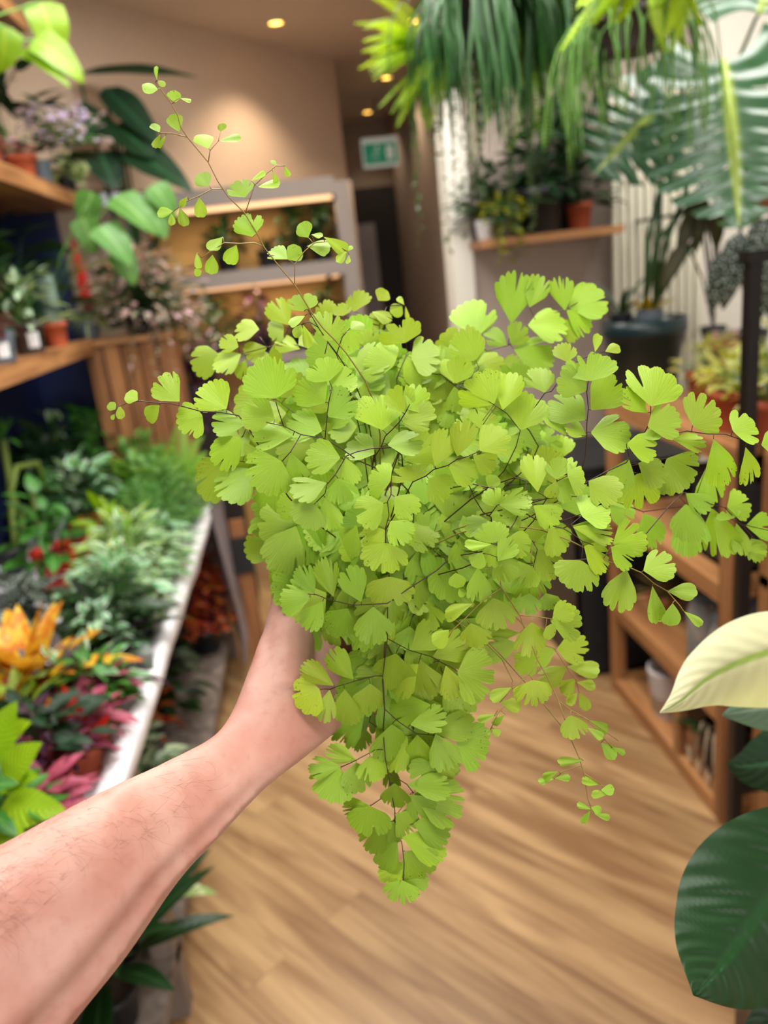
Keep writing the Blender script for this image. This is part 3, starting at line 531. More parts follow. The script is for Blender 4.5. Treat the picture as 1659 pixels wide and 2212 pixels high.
# ------------------------------------------------------------------ the shop: floor, walls, ceiling
def struct(name, mb, mat, smooth=False):
    o = mb.build(name, mat, None, smooth); o['kind'] = 'structure'; return o
def floorm():
    m, nt, nd, lk = newmat('laminate floor'); out = N(nt, 'ShaderNodeOutputMaterial'); b = N(nt, 'ShaderNodeBsdfPrincipled'); co = N(nt, 'ShaderNodeTexCoord')
    mp = N(nt, 'ShaderNodeMapping'); mp.inputs['Rotation'].default_value = (0, 0, FLOOR_ROT); lk.new(co.outputs['Object'], mp.inputs[0])
    br = N(nt, 'ShaderNodeTexBrick', offset=.37, offset_frequency=2); br.inputs['Scale'].default_value = 1; br.inputs['Brick Width'].default_value = 1.25; br.inputs['Row Height'].default_value = .125
    br.inputs['Mortar Size'].default_value = .0016; br.inputs['Color1'].default_value = (0,0,0,1); br.inputs['Color2'].default_value = (1,1,1,1); br.inputs['Mortar'].default_value = (.5,.5,.5,1); br.inputs['Bias'].default_value = 0
    lk.new(mp.outputs[0], br.inputs['Vector'])
    m2 = N(nt, 'ShaderNodeMapping'); m2.inputs['Scale'].default_value = (1.6, 17, 1); lk.new(mp.outputs[0], m2.inputs[0])
    ad = N(nt, 'ShaderNodeVectorMath', operation='ADD'); lk.new(m2.outputs[0], ad.inputs[0]); lk.new(br.outputs['Color'], ad.inputs[1])
    ns = N(nt, 'ShaderNodeTexNoise', i_Scale=1.0, i_Detail=5.0, i_Distortion=.8); lk.new(ad.outputs[0], ns.inputs['Vector'])
    n2 = N(nt, 'ShaderNodeTexNoise', i_Scale=2.2, i_Detail=2.0); lk.new(m2.outputs[0], n2.inputs['Vector'])
    c = mixc(nt, ramp(nt, ns.outputs['Fac'], .3, .7), lin('#815f3e'), lin('#b19066')); c = mixc(nt, math_(nt, 'MULTIPLY', ramp(nt, n2.outputs['Fac'], .56, .72), .5), c, lin('#6e4a30'))
    c = mixc(nt, 1.0, c, mixc(nt, br.outputs['Color'], (.82,.8,.78,1), (1.1,1.1,1.1,1)), 'MULTIPLY'); c = mixc(nt, math_(nt, 'MULTIPLY', br.outputs['Fac'], .35), c, lin('#5a3c28'))
    lk.new(c, b.inputs['Base Color']); b.inputs['Roughness'].default_value = .38; b.inputs['Specular IOR Level'].default_value = .4
    lk.new(b.outputs[0], out.inputs[0]); return m
FLOOR_ROT = .88
M['floor'] = floorm()
M['wall_tan'] = plain('tan painted wall', '#c6ad96', .85, .03, 6); M['ceil'] = plain('ceiling paint', '#d6c6b6', .9, .03, 4)
M['wall_navy'] = plain('navy painted board', '#0d1c4a', .6, .08, 8); M['wall_grey'] = plain('grey beige wall', '#a99a90', .85, .03, 6)
M['wall_white'] = plain('white painted wall', '#e2ddd2', .8, .02, 6); M['dark'] = plain('dark paint and doorway shade', '#231d1b', .7, .1, 8); M['doorwood'] = woodm('brown door', '#5c4736', '#7d6450', .55, 2)
M['greypan'] = plain('grey cabinet board', '#8f8580', .6, .05, 10)
struct('floor', MB().box((-2.2, -4.3, -.05), (3.2, 8.2, 0)), M['floor'])
struct('ceiling', MB().box((-2.2, -4.3, 2.75), (3.2, 8.2, 2.83)), M['ceil'])
struct('wall_left', MB().box((-1.26, -4.3, 0), (-1.17, 3.62, 2.75)), M['wall_navy'])
q = MB(); q.add([(-1.26, 3.335, 1.98), (.467, 5.3, 1.98), (.467, 5.3, 2.75), (-1.26, 3.335, 2.75), (-1.33, 3.40, 1.98), (.40, 5.36, 1.98), (.40, 5.36, 2.75), (-1.33, 3.4, 2.75)], [(0,1,2,3),(5,4,7,6),(1,5,6,2),(4,0,3,7),(3,2,6,7),(0,4,5,1)], flat=True)
struct('wall_back', q, M['wall_tan'])
struct('wall_niche', MB().box((-1.3, 4.53, 0), (.42, 4.6, 1.98)), M['wall_tan'])
M['wall_cor'] = plain('brown grey wall', '#a18f82', .8, .04, 6)
struct('wall_corridor_left', MB().box((.38, 5.36, 0), (.467, 7.4, 2.75)), M['wall_cor'])
struct('wall_corridor_end', MB().box((.40, 7.4, 0), (1.5, 7.5, 2.75)), M['wall_cor'])
struct('doorway_shade', MB().box((.47, 7.3, 0), (1.05, 7.39, 2.2)), M['dark'])  # dark slab standing in for the shade inside the open doorway
struct('wall_corridor_right', MB().box((1.06, 3.42, 0), (1.14, 7.4, 2.75)), M['wall_cor'])
struct('wall_right_back', MB().box((.77, 3.3, 0), (3.2, 3.42, 2.75)), M['wall_grey'])
struct('wall_right', MB().box((2.35, -4.3, 0), (2.45, 3.3, 2.75)), M['wall_white'])
struct('trim_1', MB().box((.685, 3.27, 0), (.77, 3.44, 2.75)), M['wall_white'])
struct('wall_right_white', MB().box((1.74, 3.27, 0), (2.4, 3.3, 2.75)), M['wall_white'])
# the corridor doors
d1 = MB().box((1.03, 4.1, 0), (1.06, 4.85, 2.02)); d1 = struct('door_1', d1, M['doorwood'])
h_ = MB().tube([(1.0, 4.2, 1.0), (1.03, 4.2, 1.0)], .012, 8); h_.tube([(1.0, 4.2, 1.0), (1.0, 4.3, 1.0)], .009, 8); h_.build('door_handle', plain('steel', '#9a9a9a', .3, metal=.9), d1)
struct('door_2', MB().box((.66, 7.27, 0), (.84, 7.3, 1.9)), plain('grey door', '#8d8688', .5, .05, 5))
# green exit sign hanging in front of the corridor
es = thing('exit_sign', 'green emergency exit sign with white running man, hung below the ceiling at the corridor', 'sign', at(822, 331, Y=6.5))
ec = Vector(es.location); ex = (at(862, 322, Y=6.5)-at(780, 336, Y=6.5)); ex = Vector((ex.x, 0, 0)).normalized()
M['exitg'] = plain('lit green sign', '#119a72', .4, 0, 5, emit=('#0f9a72', .2)); M['exitw'] = plain('lit white sign', '#e8efe6', .4, 0, 5, emit=('#dfe8dc', .2))
W_, H_ = .128, .074
MB().box((ec.x-W_-.012, ec.y, ec.z-H_-.022), (ec.x+W_+.012, ec.y+.05, ec.z+H_+.04)).build('housing', M['exitw'], es)
sp_ = MB().box((ec.x-W_, ec.y-.004, ec.z-H_), (ec.x+W_, ec.y, ec.z+H_)).build('sign_panel', M['exitg'], es)
g = MB(); y_ = ec.y-.007; sq = .72
g.ball((ec.x-.022, y_, ec.z+.047), .012, sc=(1, .15, 1))
for a, b in (((-.035, .045), (-.06, -.005)), ((-.06, -.005), (-.03, -.04)), ((-.03, -.04), (-.045, -.085)), ((-.06, -.005), (-.09, -.035)), ((-.09, -.035), (-.125, -.035)), ((-.04, .035), (-.01, .01)), ((-.01, .01), (.015, .03)), ((-.045, .035), (-.085, .02))):
    g.beam((ec.x+a[0]*sq, y_, ec.z+a[1]*sq), (ec.x+b[0]*sq, y_, ec.z+b[1]*sq), .013, .004)
g.box((ec.x+.045, y_-.002, ec.z-.05), (ec.x+.10, y_+.002, ec.z+.05)); g.build('running_man', M['exitw'], sp_)
MB().beam((ec.x, ec.y+.025, ec.z+.15), (ec.x, ec.y+.025, 2.75), .012, .012).build('hanger', M['greypan'], es)
# ceiling downlights
M['lamp'] = plain('lamp glow', '#ffd27a', .4, 0, 5, emit=('#ffc659', 9.0)); M['ring'] = plain('lamp ring', '#d8cbb8', .4)
dl = thing('ceiling_downlight', 'round warm downlight in front of the tan wall, alone on the left', 'light', (.124, 4.48, 2.75), 'ceiling downlights')
MB().lathe((.124, 4.48, 2.737), [(.05, .012), (.05, 0), (.036, 0), (.036, .012)], 24).build('trim_ring', M['ring'], dl)
MB().lathe((.124, 4.48, 2.744), [(.036, 0), (.0, 0)], 24).build('bulb', M['lamp'], dl)
for (x, y), lb in (((.853, 4.65), 'round warm downlight showing through the hanging fern, nearest of the row of three'), ((.866, 5.86), 'round warm downlight in the middle of the row of three'), ((.845, 6.99), 'round warm downlight just above the exit sign')):
    c = dl.copy(); COL.objects.link(c); c.location = (x, y, 2.75); c['label'] = lb
    for ch in list(dl.children):
        k = ch.copy(); COL.objects.link(k); k.parent = c
# ------------------------------------------------------------------ shelving unit on the tan wall with lit shelves
cab = thing('display_shelving', 'grey shelving unit against the tan wall with warm light strips under its shelves', 'shelf', (-.1, 4.3, 0))
MB().box((.30, 4.2, 0), (.375, 4.56, 1.95)).build('side_panel', M['greypan'], cab)
MB().box((-.7, 4.2, 1.89), (.30, 4.5, 1.975)).build('top_panel', M['greypan'], cab)
MB().box((-.72, 4.2, 1.50), (.30, 4.5, 1.575)).build('shelf_board', M['greypan'], cab)
MB().box((-.7, 4.2, 1.08), (.30, 4.5, 1.13)).build('shelf_board', M['greypan'], cab)
M['warmback'] = plain('warm back board', '#bf9456', .7, .08, 10)
MB().box((-.7, 4.5, 0), (.30, 4.525, 1.95)).build('back_panel', M['warmback'], cab)
M['led'] = plain('led strip', '#ffd9a0', .4, 0, 5, emit=('#ffc08a', 1.1))
MB().box((-.52, 4.215, 1.868), (.285, 4.235, 1.89)).build('light_strip', M['led'], cab); MB().box((-.68, 4.40, 1.485), (.285, 4.42, 1.50)).build('light_strip', M['led'], cab)
def area(name, loc, rot, sx, sy, en, col):
    l = bpy.data.lights.new(name, 'AREA'); l.shape = 'RECTANGLE'; l.size = sx; l.size_y = sy; l.energy = en; l.color = col
    o = bpy.data.objects.new(name, l); o.location = loc; o.rotation_euler = rot; COL.objects.link(o); return o
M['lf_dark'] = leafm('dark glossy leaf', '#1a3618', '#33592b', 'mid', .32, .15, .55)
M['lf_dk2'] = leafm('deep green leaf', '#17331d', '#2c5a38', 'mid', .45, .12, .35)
M['lf_mid'] = leafm('mid green leaf', '#3c7a2c', '#74a850', 'mid', .4, .25)
M['lf_bright'] = leafm('bright green leaf', '#578a3a', '#8ab266', 'mid', .42, .3)
M['lf_lime'] = leafm('lime leaf', '#86ae14', '#a8c634', 'mid', .45, .4)
M['lf_fern'] = leafm('fresh fern leaf', '#7fb03a', '#a6cc62', 'mid', .5, .35)
M['lf_limefern'] = leafm('yellow green fern leaf', '#a3c40e', '#c6dc3a', 'mid', .5, .45)
M['lf_strap'] = leafm('strap leaf', '#2b5827', '#4c8142', 'mid', .4, .25)
M['lf_sil'] = leafm('silver leaf', '#b9cdb4', '#4f7d49', 'edge', .4, .2)
M['lf_varie'] = leafm('white edged leaf', '#5f9a5a', '#dbe8cc', 'edge', .42, .25)
M['lf_cream'] = leafm('cream leaf', '#cfd9a4', '#8fae62', 'blotch', .45, .3)
M['lf_mint'] = leafm('mint edged leaf', '#6fae7c', '#cfe4cf', 'edge', .4, .25)
M['lf_red'] = leafm('dark red leaf', '#5c1a20', '#8f3a34', 'mid', .42, .2)
M['lf_burg'] = leafm('burgundy veined leaf', '#7e2748', '#c2607e', 'stripe', .5, .25)
M['lf_fit'] = leafm('rose pink leaf', '#9c3a5a', '#c86a86', 'stripe', .5, .25)
M['lf_orange'] = leafm('orange leaf', '#d98a2e', '#e8c13e', 'blotch', .35, .3)
M['lf_croton'] = leafm('croton leaf', '#c9a81c', '#8e2a1c', 'blotch', .32, .2)
M['lf_crored'] = leafm('red croton leaf', '#8a1214', '#c99a1a', 'blotch', .4, .2, .3, .3)
M['lf_grey'] = leafm('grey purple leaf', '#6d6a70', '#3c3440', 'stripe', .4, .15)
M['lf_spot'] = leafm('silver spotted leaf', '#28382e', '#c8d2cc', 'speck', .35, .12)
M['lf_pink'] = leafm('pink grey leaf', '#9ba288', '#dcb2bc', 'blotch', .5, .25)
M['lf_purple'] = leafm('purple leaf', '#4b2240', '#7a4468', 'mid', .45, .2)
M['lf_neth'] = leafm('lime nettle leaf', '#a8d420', '#4f7d1c', 'stripe', .45, .4, amt=.5)
M['fl_pink'] = leafm('pink petal', '#d98a96', '#f0c2c8', 'edge', .6, .4); M['fl_lilac'] = leafm('lilac petal', '#b096cc', '#e0d6ee', 'edge', .6, .4)
M['fl_white'] = leafm('pale petal', '#e4d8e0', '#c9a0b4', 'center', .6, .4); M['bromel'] = leafm('scarlet bract', '#c41c14', '#e2442c', 'mid', .3, .3)
M['lf_star'] = leafm('white star leaf', '#d6e2ce', '#6f9a62', 'center', .45, .3)
sd_, sg_, sb_, sr_ = M['stemd'], M['stemg'], M['stemb'], M['stemr']
# plants on the lit shelves
BG = 1.0
def lit(x, z, h, name, label, mat, fn, pm=M['blackpot']):
    return plant(name, label, (x, 4.36, z), (.06, .09, pm, True), fn, mat, sd_, 'plants on the lit shelves')
bushd = lambda r, h, n, L, W, pf='ovate': (lambda fo, st, c: f_bush(fo, st, c, r, h, n, L, W, pf))
litb = lambda r, h, n, L, W: (lambda fo, st, c: f_bush(fo, st, c, r*1.25, h*1.7, int(n*2.2), L*1.15, W*1.2))
ros = lambda n, L, W, pf='lance', e0=.35, e1=1.3, dr=.9, **k: (lambda fo, st, c: f_rosette(fo, st, c, n, L, W, pf, e0, e1, dr, **k))
lit(-.30, 1.575, .2, 'leafy_plant', 'dark leafy plant on the upper lit shelf, left of the tall sprig', M['lf_dark'], litb(.09, .10, 40, .06, .035))
lit(-.08, 1.575, .2, 'spiky_plant', 'dark spiky plant in the middle of the upper lit shelf', M['lf_dk2'], ros(16, .16, .03))
lit(.07, 1.575, .2, 'leafy_plant', 'dark leafy plant behind the sprig tip on the upper lit shelf', M['lf_dark'], litb(.08, .13, 40, .06, .03))
lit(.21, 1.575, .2, 'leafy_plant', 'dark bushy plant at the right end of the upper lit shelf', M['lf_dk2'], litb(.08, .12, 44, .055, .03))
lit(-.42, 1.13, .2, 'leafy_plant', 'brown green leafy plant on the lower lit shelf, by the pink bush', M['lf_dark'], litb(.1, .16, 44, .07, .035))
lit(-.18, 1.13, .2, 'leafy_plant', 'dark plant in the middle of the lower lit shelf above the fern', M['lf_purple'], litb(.09, .17, 40, .06, .035))
lit(.02, 1.13, .2, 'spiky_plant', 'dark spiky plant on the lower lit shelf behind the fern top', M['lf_dark'], ros(16, .2, .03))
lit(.2, 1.13, .2, 'leafy_plant', 'dark leafy plant at the right of the lower lit shelf', M['lf_dark'], litb(.08, .16, 40, .06, .03))
# ------------------------------------------------------------------ left shelves
SX = -.8
sh = thing('plant_shelving', 'wooden shelving with navy backs along the left wall, full of potted plants', 'shelf', (-.98, 2.2, 0))
MB().box((-1.165, .2, 1.305), (SX, 3.25, 1.362)).build('shelf_board', M['oak'], sh)['label'] = 'middle board, just below eye height'
MB().box((-1.165, .2, 1.875), (SX, 3.6, 1.932)).build('shelf_board', M['oak'], sh)
MB().box((-1.165, .2, 2.45), (SX, 3.3, 2.51)).build('shelf_board', M['oak'], sh)
MB().box((-1.165, 3.56, 0), (-.92, 3.6, 1.875)).build('end_panel', M['wall_navy'], sh)
MB().box((-1.165, .2, .72), (-1.14, 3.56, 1.875)).build('back_panel', M['wall_navy'], sh)
cr = thing('slatted_crate', 'tall wooden slatted crate at the end of the middle shelf under the pink bush', 'crate', (-.66, 3.42, 0))
cx0, cx1, cy0, cy1 = -.85, -.5, 3.30, 3.5; s_ = MB()
for i in range(5):
    w = (cx1-cx0)/5; s_.box((cx0+i*w+.004, cy0, .45), (cx0+(i+1)*w-.004, cy0+.02, 1.33), U(.8, 1.15)); s_.box((cx0+i*w+.004, cy1-.02, .45), (cx0+(i+1)*w-.004, cy1, 1.33), U(.8, 1.15))
for i in range(3):
    w = (cy1-cy0)/3; s_.box((cx1-.02, cy0+i*w+.022, .45), (cx1, cy0+(i+1)*w-.004, 1.33), U(.8, 1.15)); s_.box((cx0, cy0+i*w+.022, .45), (cx0+.02, cy0+(i+1)*w-.004, 1.33), U(.8, 1.15))
s_.build('slats', M['crate'], cr); MB().box((cx0-.005, cy0-.02, 1.33), (cx1+.005, cy1, 1.352)).build('top_board', M['oakx'], cr)
for x in (cx0+.02, cx1-.05):
    for y in (cy0+.02, cy1-.05): MB().box((x, y, 0), (x+.03, y+.03, .45)).build('leg', M['crate'], cr)
def shelfpt(px, py, dx=.0, z=1.362):
    p = at(px, py, X=SX-dx); p.z = z; return p
# --- top shelf and its trailing plants
p = Vector((-.93, 2.55, 1.932))
plant('lime_leaf_plant', 'glowing lime arrow-leaved plant at the upper left corner', (-.93, 2.3, 1.932), (.06, .11, M['greypot'], False),
      lambda fo, st, c: [ (st.tube([c, (c+q)/2+UP*.06, q], .003, 6), leaf(fo, q, d, n, L, W, 'heart', .8, .12, tv(.08), 12, (-1,-.5,0,.5,1), .02))
        for q, d, n, L, W in ((at(85, 5, d=2.35), (.25, -.1, -.75), (.6, -.8, .35), .17, .14), (at(75, 85, d=2.3), (.75, -.1, -.45), (.3, -.75, .6), .17, .12), (at(10, 55, d=2.2), (-.1, -.2, -.9), (.7, -.7, .1), .13, .1), (at(45, 110, d=2.3), (.8, -.3, -.35), (.2, -.6, .7), .17, .07))], M['lf_lime'], sg_)
for px, py, lb in ((95, 2, 'small orange pot at the top left edge on the highest shelf'), (122, 4, 'second small orange pot on the highest shelf, beside the lime leaves')):
    b = at(px, py, X=-.86); b.z = 2.51; plant('small_plant', lb, b, (.05, .09, M['terra'], True), bushd(.06, .08, 24, .04, .025), M['lf_mid'], sg_)
# --- upper shelf
Z2 = 1.932
plant('pink_flower_plant', 'terracotta pot of small pink flowers on the upper left shelf', shelfpt(42, 335, .07, Z2), (.05, .085, M['terra'], True), lambda fo, st, c: f_bush(fo, st, c, .06, .05, 60, .026, .02, 'round'), M['fl_pink'], sg_, fname='flowers')
plant('pink_flower_plant', 'terracotta pot cut off by the left edge of the photo on the upper shelf', shelfpt(-35, 312, .06, Z2), (.05, .085, M['terra2'], True), lambda fo, st, c: f_bush(fo, st, c, .06, .05, 50, .03, .022), M['lf_mid'], sg_)
plant('lilac_flower_plant', 'lilac flowering plant in a grey pot on the upper left shelf', shelfpt(84, 350, .04, Z2), (.042, .08, M['greypot'], False), lambda fo, st, c: (f_bush(fo, st, c+Vector((.05, -.04, .06)), .12, .12, 150, .034, .03, 'round', bias=(.14, -.03, -.02))), M['fl_lilac'], sg_, fname='flowers')
plant('dark_leaf_plant', 'dark green leafy plant behind the lilac flowers', shelfpt(110, 330, .22, Z2), (.06, .1, M['blackpot'], True), bushd(.2, .28, 70, .12, .07), M['lf_dark'], sd_)
plant('pale_leaf_plant', 'plant with pale drooping leaves hanging over the upper left shelf edge', shelfpt(140, 375, .04, Z2), (.04, .07, M['blackpot'], False), lambda fo, st, c: [leaf(fo, c+Vector((U(-.03, .06), U(-.05, .02), U(0, .09))), Vector((U(-.2, .6), -.4, U(-1, .1))), (.2, -.8, .5), .10, .06, 'ovate', .7, .1, tv(), 8) for _ in range(9)], M['lf_cream'], sg_)
plant('pale_flower_plant', 'small pale pink flowers in terracotta at the far end of the upper left shelf', shelfpt(195, 420, .05, Z2), (.05, .08, M['terra'], True), lambda fo, st, c: f_bush(fo, st, c, .09, .06, 60, .03, .022, 'round', bias=(.05, -.03, -.06)), M['fl_white'], sg_, fname='flowers')
# --- the big dark plant beyond the shelves
t = thing('elephant_ear_plant', 'tall dark elephant ear plant with long arrow leaves against the tan wall', 'plant', (-.56, 3.75, 0))
pot_mesh((-.56, 3.75, 0), .15, .3).build('pot', M['blackpot'], t); fo, st = MB(), MB(); c = Vector((-.56, 3.75, .26))
for (x0, y0), (x1, y1), w, pf in (((170, 160), (415, 130), .13, 'lance'), ((225, 190), (350, 300), .16, 'ovate'), ((270, 320), (415, 395), .18, 'ovate'), ((250, 270), (330, 330), .2, 'heart'), ((230, 250), (170, 300), .2, 'heart'), ((215, 330), (250, 400), .18, 'heart')):
    a = at(x0, y0, d=3.25); b = at(x1, y1, d=3.2); d = b-a; lf_ = MB()
    leaf(lf_, a, d, (.25, -.75, .6) if pf != 'lance' else (.1, -.5, .85), d.length*1.02, w, pf, .25, .18, tv(.1), 14, (-1,-.5,0,.5,1), .012); lf_.build('leaf', M['lf_dk2'], t)
    st.tube([c, c.lerp(a, .5)+Vector((-.05, .0, .12)), a, a+d*.15], [.011, .008, .006, .004], 7)
st.build('leaf_stems', sd_, t)
# --- heart-leaved climber under it
plant('heart_leaf_plant', 'heart-leaved green plant hanging between the two left shelves', (-.9, 3.05, 1.362), (.06, .11, M['blackpot'], True), lambda fo, st, c: [ (st.tube([c, (c+q)/2+UP*.05, q], .002, 5), leaf(fo, q, d, n, L, L*.8, 'heart', .6, .12, tv(.12), 9, (-1,-.5,0,.5,1), .01))
   for q, d, n, L in ((at(250, 425, d=2.75), (.7, -.3, -.5), (.3, -.6, .8), .19), (at(300, 430, d=2.8), (.5, -.3, -.6), (.3, -.6, .8), .17), (at(215, 490, d=2.7), (.6, -.3, -.6), (.3, -.6, .8), .17), (at(330, 400, d=2.8), (.5, -.1, -.7), (.3, -.7, .6), .14), (at(200, 415, d=2.75), (-.4, -.2, -.7), (0, -.8, .6), .14), (at(180, 470, d=2.75), (.1, -.2, -.7), (0, -.8, .6), .13), (at(255, 545, d=2.8), (.3, -.3, -.6), (.2, -.7, .7), .13))], M['lf_bright'], sg_)
# --- middle shelf
plant('silver_leaf_plant', 'bushy silver-white leaved plant in a taupe pot with a white label on the middle shelf', shelfpt(70, 760, .05), (.052, .10, M['brownpot'], True), lambda fo, st, c: f_bush(fo, st, c, .10, .17, 44, .085, .034, 'lance', up=.6), M['lf_sil'], sg_, tagm=(.55, -.83, 0))
plant('dark_red_plant', 'small dark red plant in a slate pot with a white label at the left edge', shelfpt(8, 780, .03), (.045, .085, M['greypot'], False), lambda fo, st, c: f_bush(fo, st, c, .06, .08, 60, .03, .018), M['lf_red'], sr_, tagm=(.5, -.85, 0))
plant('strap_leaf_plant', 'upright green strap-leaved plant at the far left above the dark red one', shelfpt(-20, 730, .2), (.06, .12, M['blackpot'], True), ros(16, .36, .04, 'strap', .7, 1.45, .6), M['lf_strap'], sg_)
t = plant('column_cactus', 'grey-green column cactus in a terracotta pot on the middle shelf', shelfpt(128, 750, .05), (.042, .085, M['terra'], True), lambda fo, st, c: None, M['lf_mid'], sg_)
cb = MB(); c = Vector(t.location)+UP*.07; n_ = 24; vs = []
for i in range(12):
    z = i/11; rr = .027*(1-.25*z) if i < 10 else .027*(.6 if i == 10 else .12)
    for k in range(n_):
        a = 2*PI*k/n_; r_ = rr*(1+.16*math.cos(9*a)); vs.append(c+Vector((r_*math.cos(a)+.01*z, r_*math.sin(a), z*.19)))
cb.add(vs, [(i*n_+k, i*n_+(k+1)%n_, (i+1)*n_+(k+1)%n_, (i+1)*n_+k) for i in range(11) for k in range(n_)])
for i in range(150):
    a = 2*PI*(i % 9)/9; z = .01+.17*(i//9)/17; p = c+Vector((.031*(1-.25*z/.19)*math.cos(a)+.01*z/.19, .031*(1-.25*z/.19)*math.sin(a), z)); cb.tube([p, p+Vector((math.cos(a), math.sin(a), U(-.6, .6)))*.012], [.0007, .0001], 3, 1.9)
cb.build('ribbed_body', plain('cactus skin', '#7d9488', .7, .15, 60), t)
plant('scarlet_bromeliad', 'plant with one scarlet strap leaf standing behind the cactus', shelfpt(200, 725, .13), (.05, .1, M['blackpot'], True), lambda fo, st, c: [leaf(fo, c, at(x, y, X=-.9)-c, (.6, -.7, .2), (at(x, y, X=-.9)-c).length, .045, 'strap', .25, .2, tv(.1), 9) for x, y in ((165, 505), (178, 540), (190, 600))], M['bromel'], sr_, fname='bracts')
plant('spider_plant', 'spider plant with pale yellow-green striped leaves in a slate pot on the middle shelf', shelfpt(193, 722, .04), (.055, .07, M['greypot'], False), ros(34, .13, .014, 'grass', .1, 1.2, 1.3, fold=.4), leafm('spider plant leaf', '#8bb546', '#e4ead0', 'center', .4, .3), sg_)
plant('small_green_plant', 'small plant in a dark green pot at the far end of the middle shelf', shelfpt(252, 715, .1), (.05, .08, plain('green plastic', '#20452a', .4), True), bushd(.07, .08, 40, .04, .025), M['lf_mid'], sg_)
plant('yellow_leaf_plant', 'yellow-green leaved plant behind the scarlet leaf', shelfpt(215, 720, .22), (.05, .09, M['blackpot'], True), bushd(.1, .2, 40, .07, .035), leafm('yellow green leaf', '#8a9c20', '#c0c850', 'mid'), sg_)
plant('white_leaf_plant', 'small white-speckled plant behind the heart leaves on the middle shelf', shelfpt(240, 715, .24), (.05, .1, M['blackpot'], True), bushd(.09, .19, 34, .07, .03), M['lf_star'], sg_)
plant('back_leaf_plant', 'leafy green plant at the back of the middle shelf behind the silver leaves', shelfpt(40, 720, .26), (.06, .1, M['blackpot'], True), bushd(.12, .24, 50, .08, .04), M['lf_mid'], sg_)
plant('pink_trailing_plant', 'pink and grey-green trailing bush on the wooden crate', (-.62, 3.38, 1.352), (.07, .1, M['blackpot'], True), lambda fo, st, c: (f_bush(fo, st, c+UP*.0, .25, .27, 520, .05, .022, bias=(.05, -.06, -.03)), f_trail(fo, st, c+Vector((.1, -.05, .0)), .09, 26, .3, 'ovate', .015, .032, 8, .6, 12)), M['lf_pink'], sd_)
plant('purple_trailing_plant', 'purple trailing plant spilling off the right side of the crate', (-.44, 3.62, 1.1), (.07, .1, M['blackpot'], True), lambda fo, st, c: (f_bush(fo, st, c, .1, .12, 90, .035, .018), f_trail(fo, st, c, .09, 26, .45, 'ovate', .018, .036, 9, .6, 12)), M['lf_purple'], sr_)
MB().box((-.52, 3.54, 0), (-.36, 3.70, 1.1)).build('plant_plinth', M['dark'], None); _o = bpy.data.objects['plant_plinth']; tag(_o, 'dark plinth under the purple trailing plant behind the crate', 'stand')

plant('dark_leaf_plant', 'dark leafy plant standing behind the heart-leaved climber', (-.98, 3.02, 1.362), (.07, .12, M['blackpot'], True), bushd(.2, .38, 70, .13, .07), M['lf_dark'], sd_)
plant('dark_leaf_plant', 'tall dark green bush on the floor behind the pink bush', (-.70, 3.9, 0), (.16, .3, M['blackpot'], True), lambda fo, st, c: f_bush(fo, st, c+UP*.9,   .28, .6, 140, .15, .08, stem=.004), M['lf_dark'], sd_)
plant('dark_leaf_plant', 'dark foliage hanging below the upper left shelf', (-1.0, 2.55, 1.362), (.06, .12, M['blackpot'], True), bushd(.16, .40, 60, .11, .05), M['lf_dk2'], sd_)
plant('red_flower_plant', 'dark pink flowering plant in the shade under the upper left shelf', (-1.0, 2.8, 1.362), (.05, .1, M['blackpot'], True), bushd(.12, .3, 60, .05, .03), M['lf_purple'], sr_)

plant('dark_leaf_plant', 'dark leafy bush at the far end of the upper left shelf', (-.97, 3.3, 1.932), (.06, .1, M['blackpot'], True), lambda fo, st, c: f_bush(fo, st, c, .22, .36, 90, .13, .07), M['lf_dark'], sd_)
# ------------------------------------------------------------------ low bench with the white tray on the left
be = thing('plant_bench', 'low weathered wooden bench carrying the white plant tray', 'bench', (-.7, 2.0, 0))
MB().box((-1.12, .85, .64), (-.425, 3.1, .675)).build('bench_top', M['greywood'], be)
for x, y in ((-.48, 3.02), (-.48, 1.33), (-1.08, 3.02), (-1.08, .9)): MB().box((x, y, 0), (x+.05, y+.05, .64)).build('leg', M['greywood'], be)
MB().box((-1.1, .95, .14), (-.43, 3.05, .17)).build('lower_board', M['greywood'], be)
tr = thing('white_plant_tray', 'long white tray with a turned-up rim along the front of the bench', 'tray', (-.7, 2.0, .675))
q = MB().box((-1.10, .88, .676), (-.41, 3.1, .684)); q.build('tray_floor', M['white'], tr)
r_ = MB(); n = 60; vs = []
pr = [(-.52, .686), (-.475, .690), (-.45, .700), (-.43, .722), (-.412, .727), (-.396, .722), (-.394, .70), (-.40, .676)]
for i in range(n+1):
    y = .88+2.22*i/n
    for k, (x, z) in enumerate(pr): vs.append((x+.006*noise.noise(Vector((k*.7, y*5, 0))), y, z+.004*noise.noise(Vector((k*.9, y*6, 4)))))
m_ = len(pr); r_.add(vs, [(i*m_+k, i*m_+k+1, (i+1)*m_+k+1, (i+1)*m_+k) for i in range(n) for k in range(m_-1)])
r_.box((-1.10, 3.085, .684), (-.40, 3.1, .725)); r_.build('rim', M['white'], tr)
bushd = lambda r, h, n, L, W, pf='ovate': (lambda fo, st, c: f_bush(fo, st, c, r*1.2, h*1.55, int(n*1.5), L*1.15, W*1.15, pf))
def tp(px, py, zf=.84, z=.686):
    p = at(px, py, Z=zf); return Vector((min(max(p.x, -1.05), -.53), p.y, z))
P_ = (.05, .085, M['terra'], True); K_ = (.05, .085, M['blackpot'], True); R_ = (.06, .11, M['redgloss'], False)
def ferny(n, L, W, e0=.3, e1=1.35, dr=1.1, pn=20): return lambda fo, st, c: f_fern(fo, st, c, n, L*1.3, W*1.1, e0, e1, dr, pn)
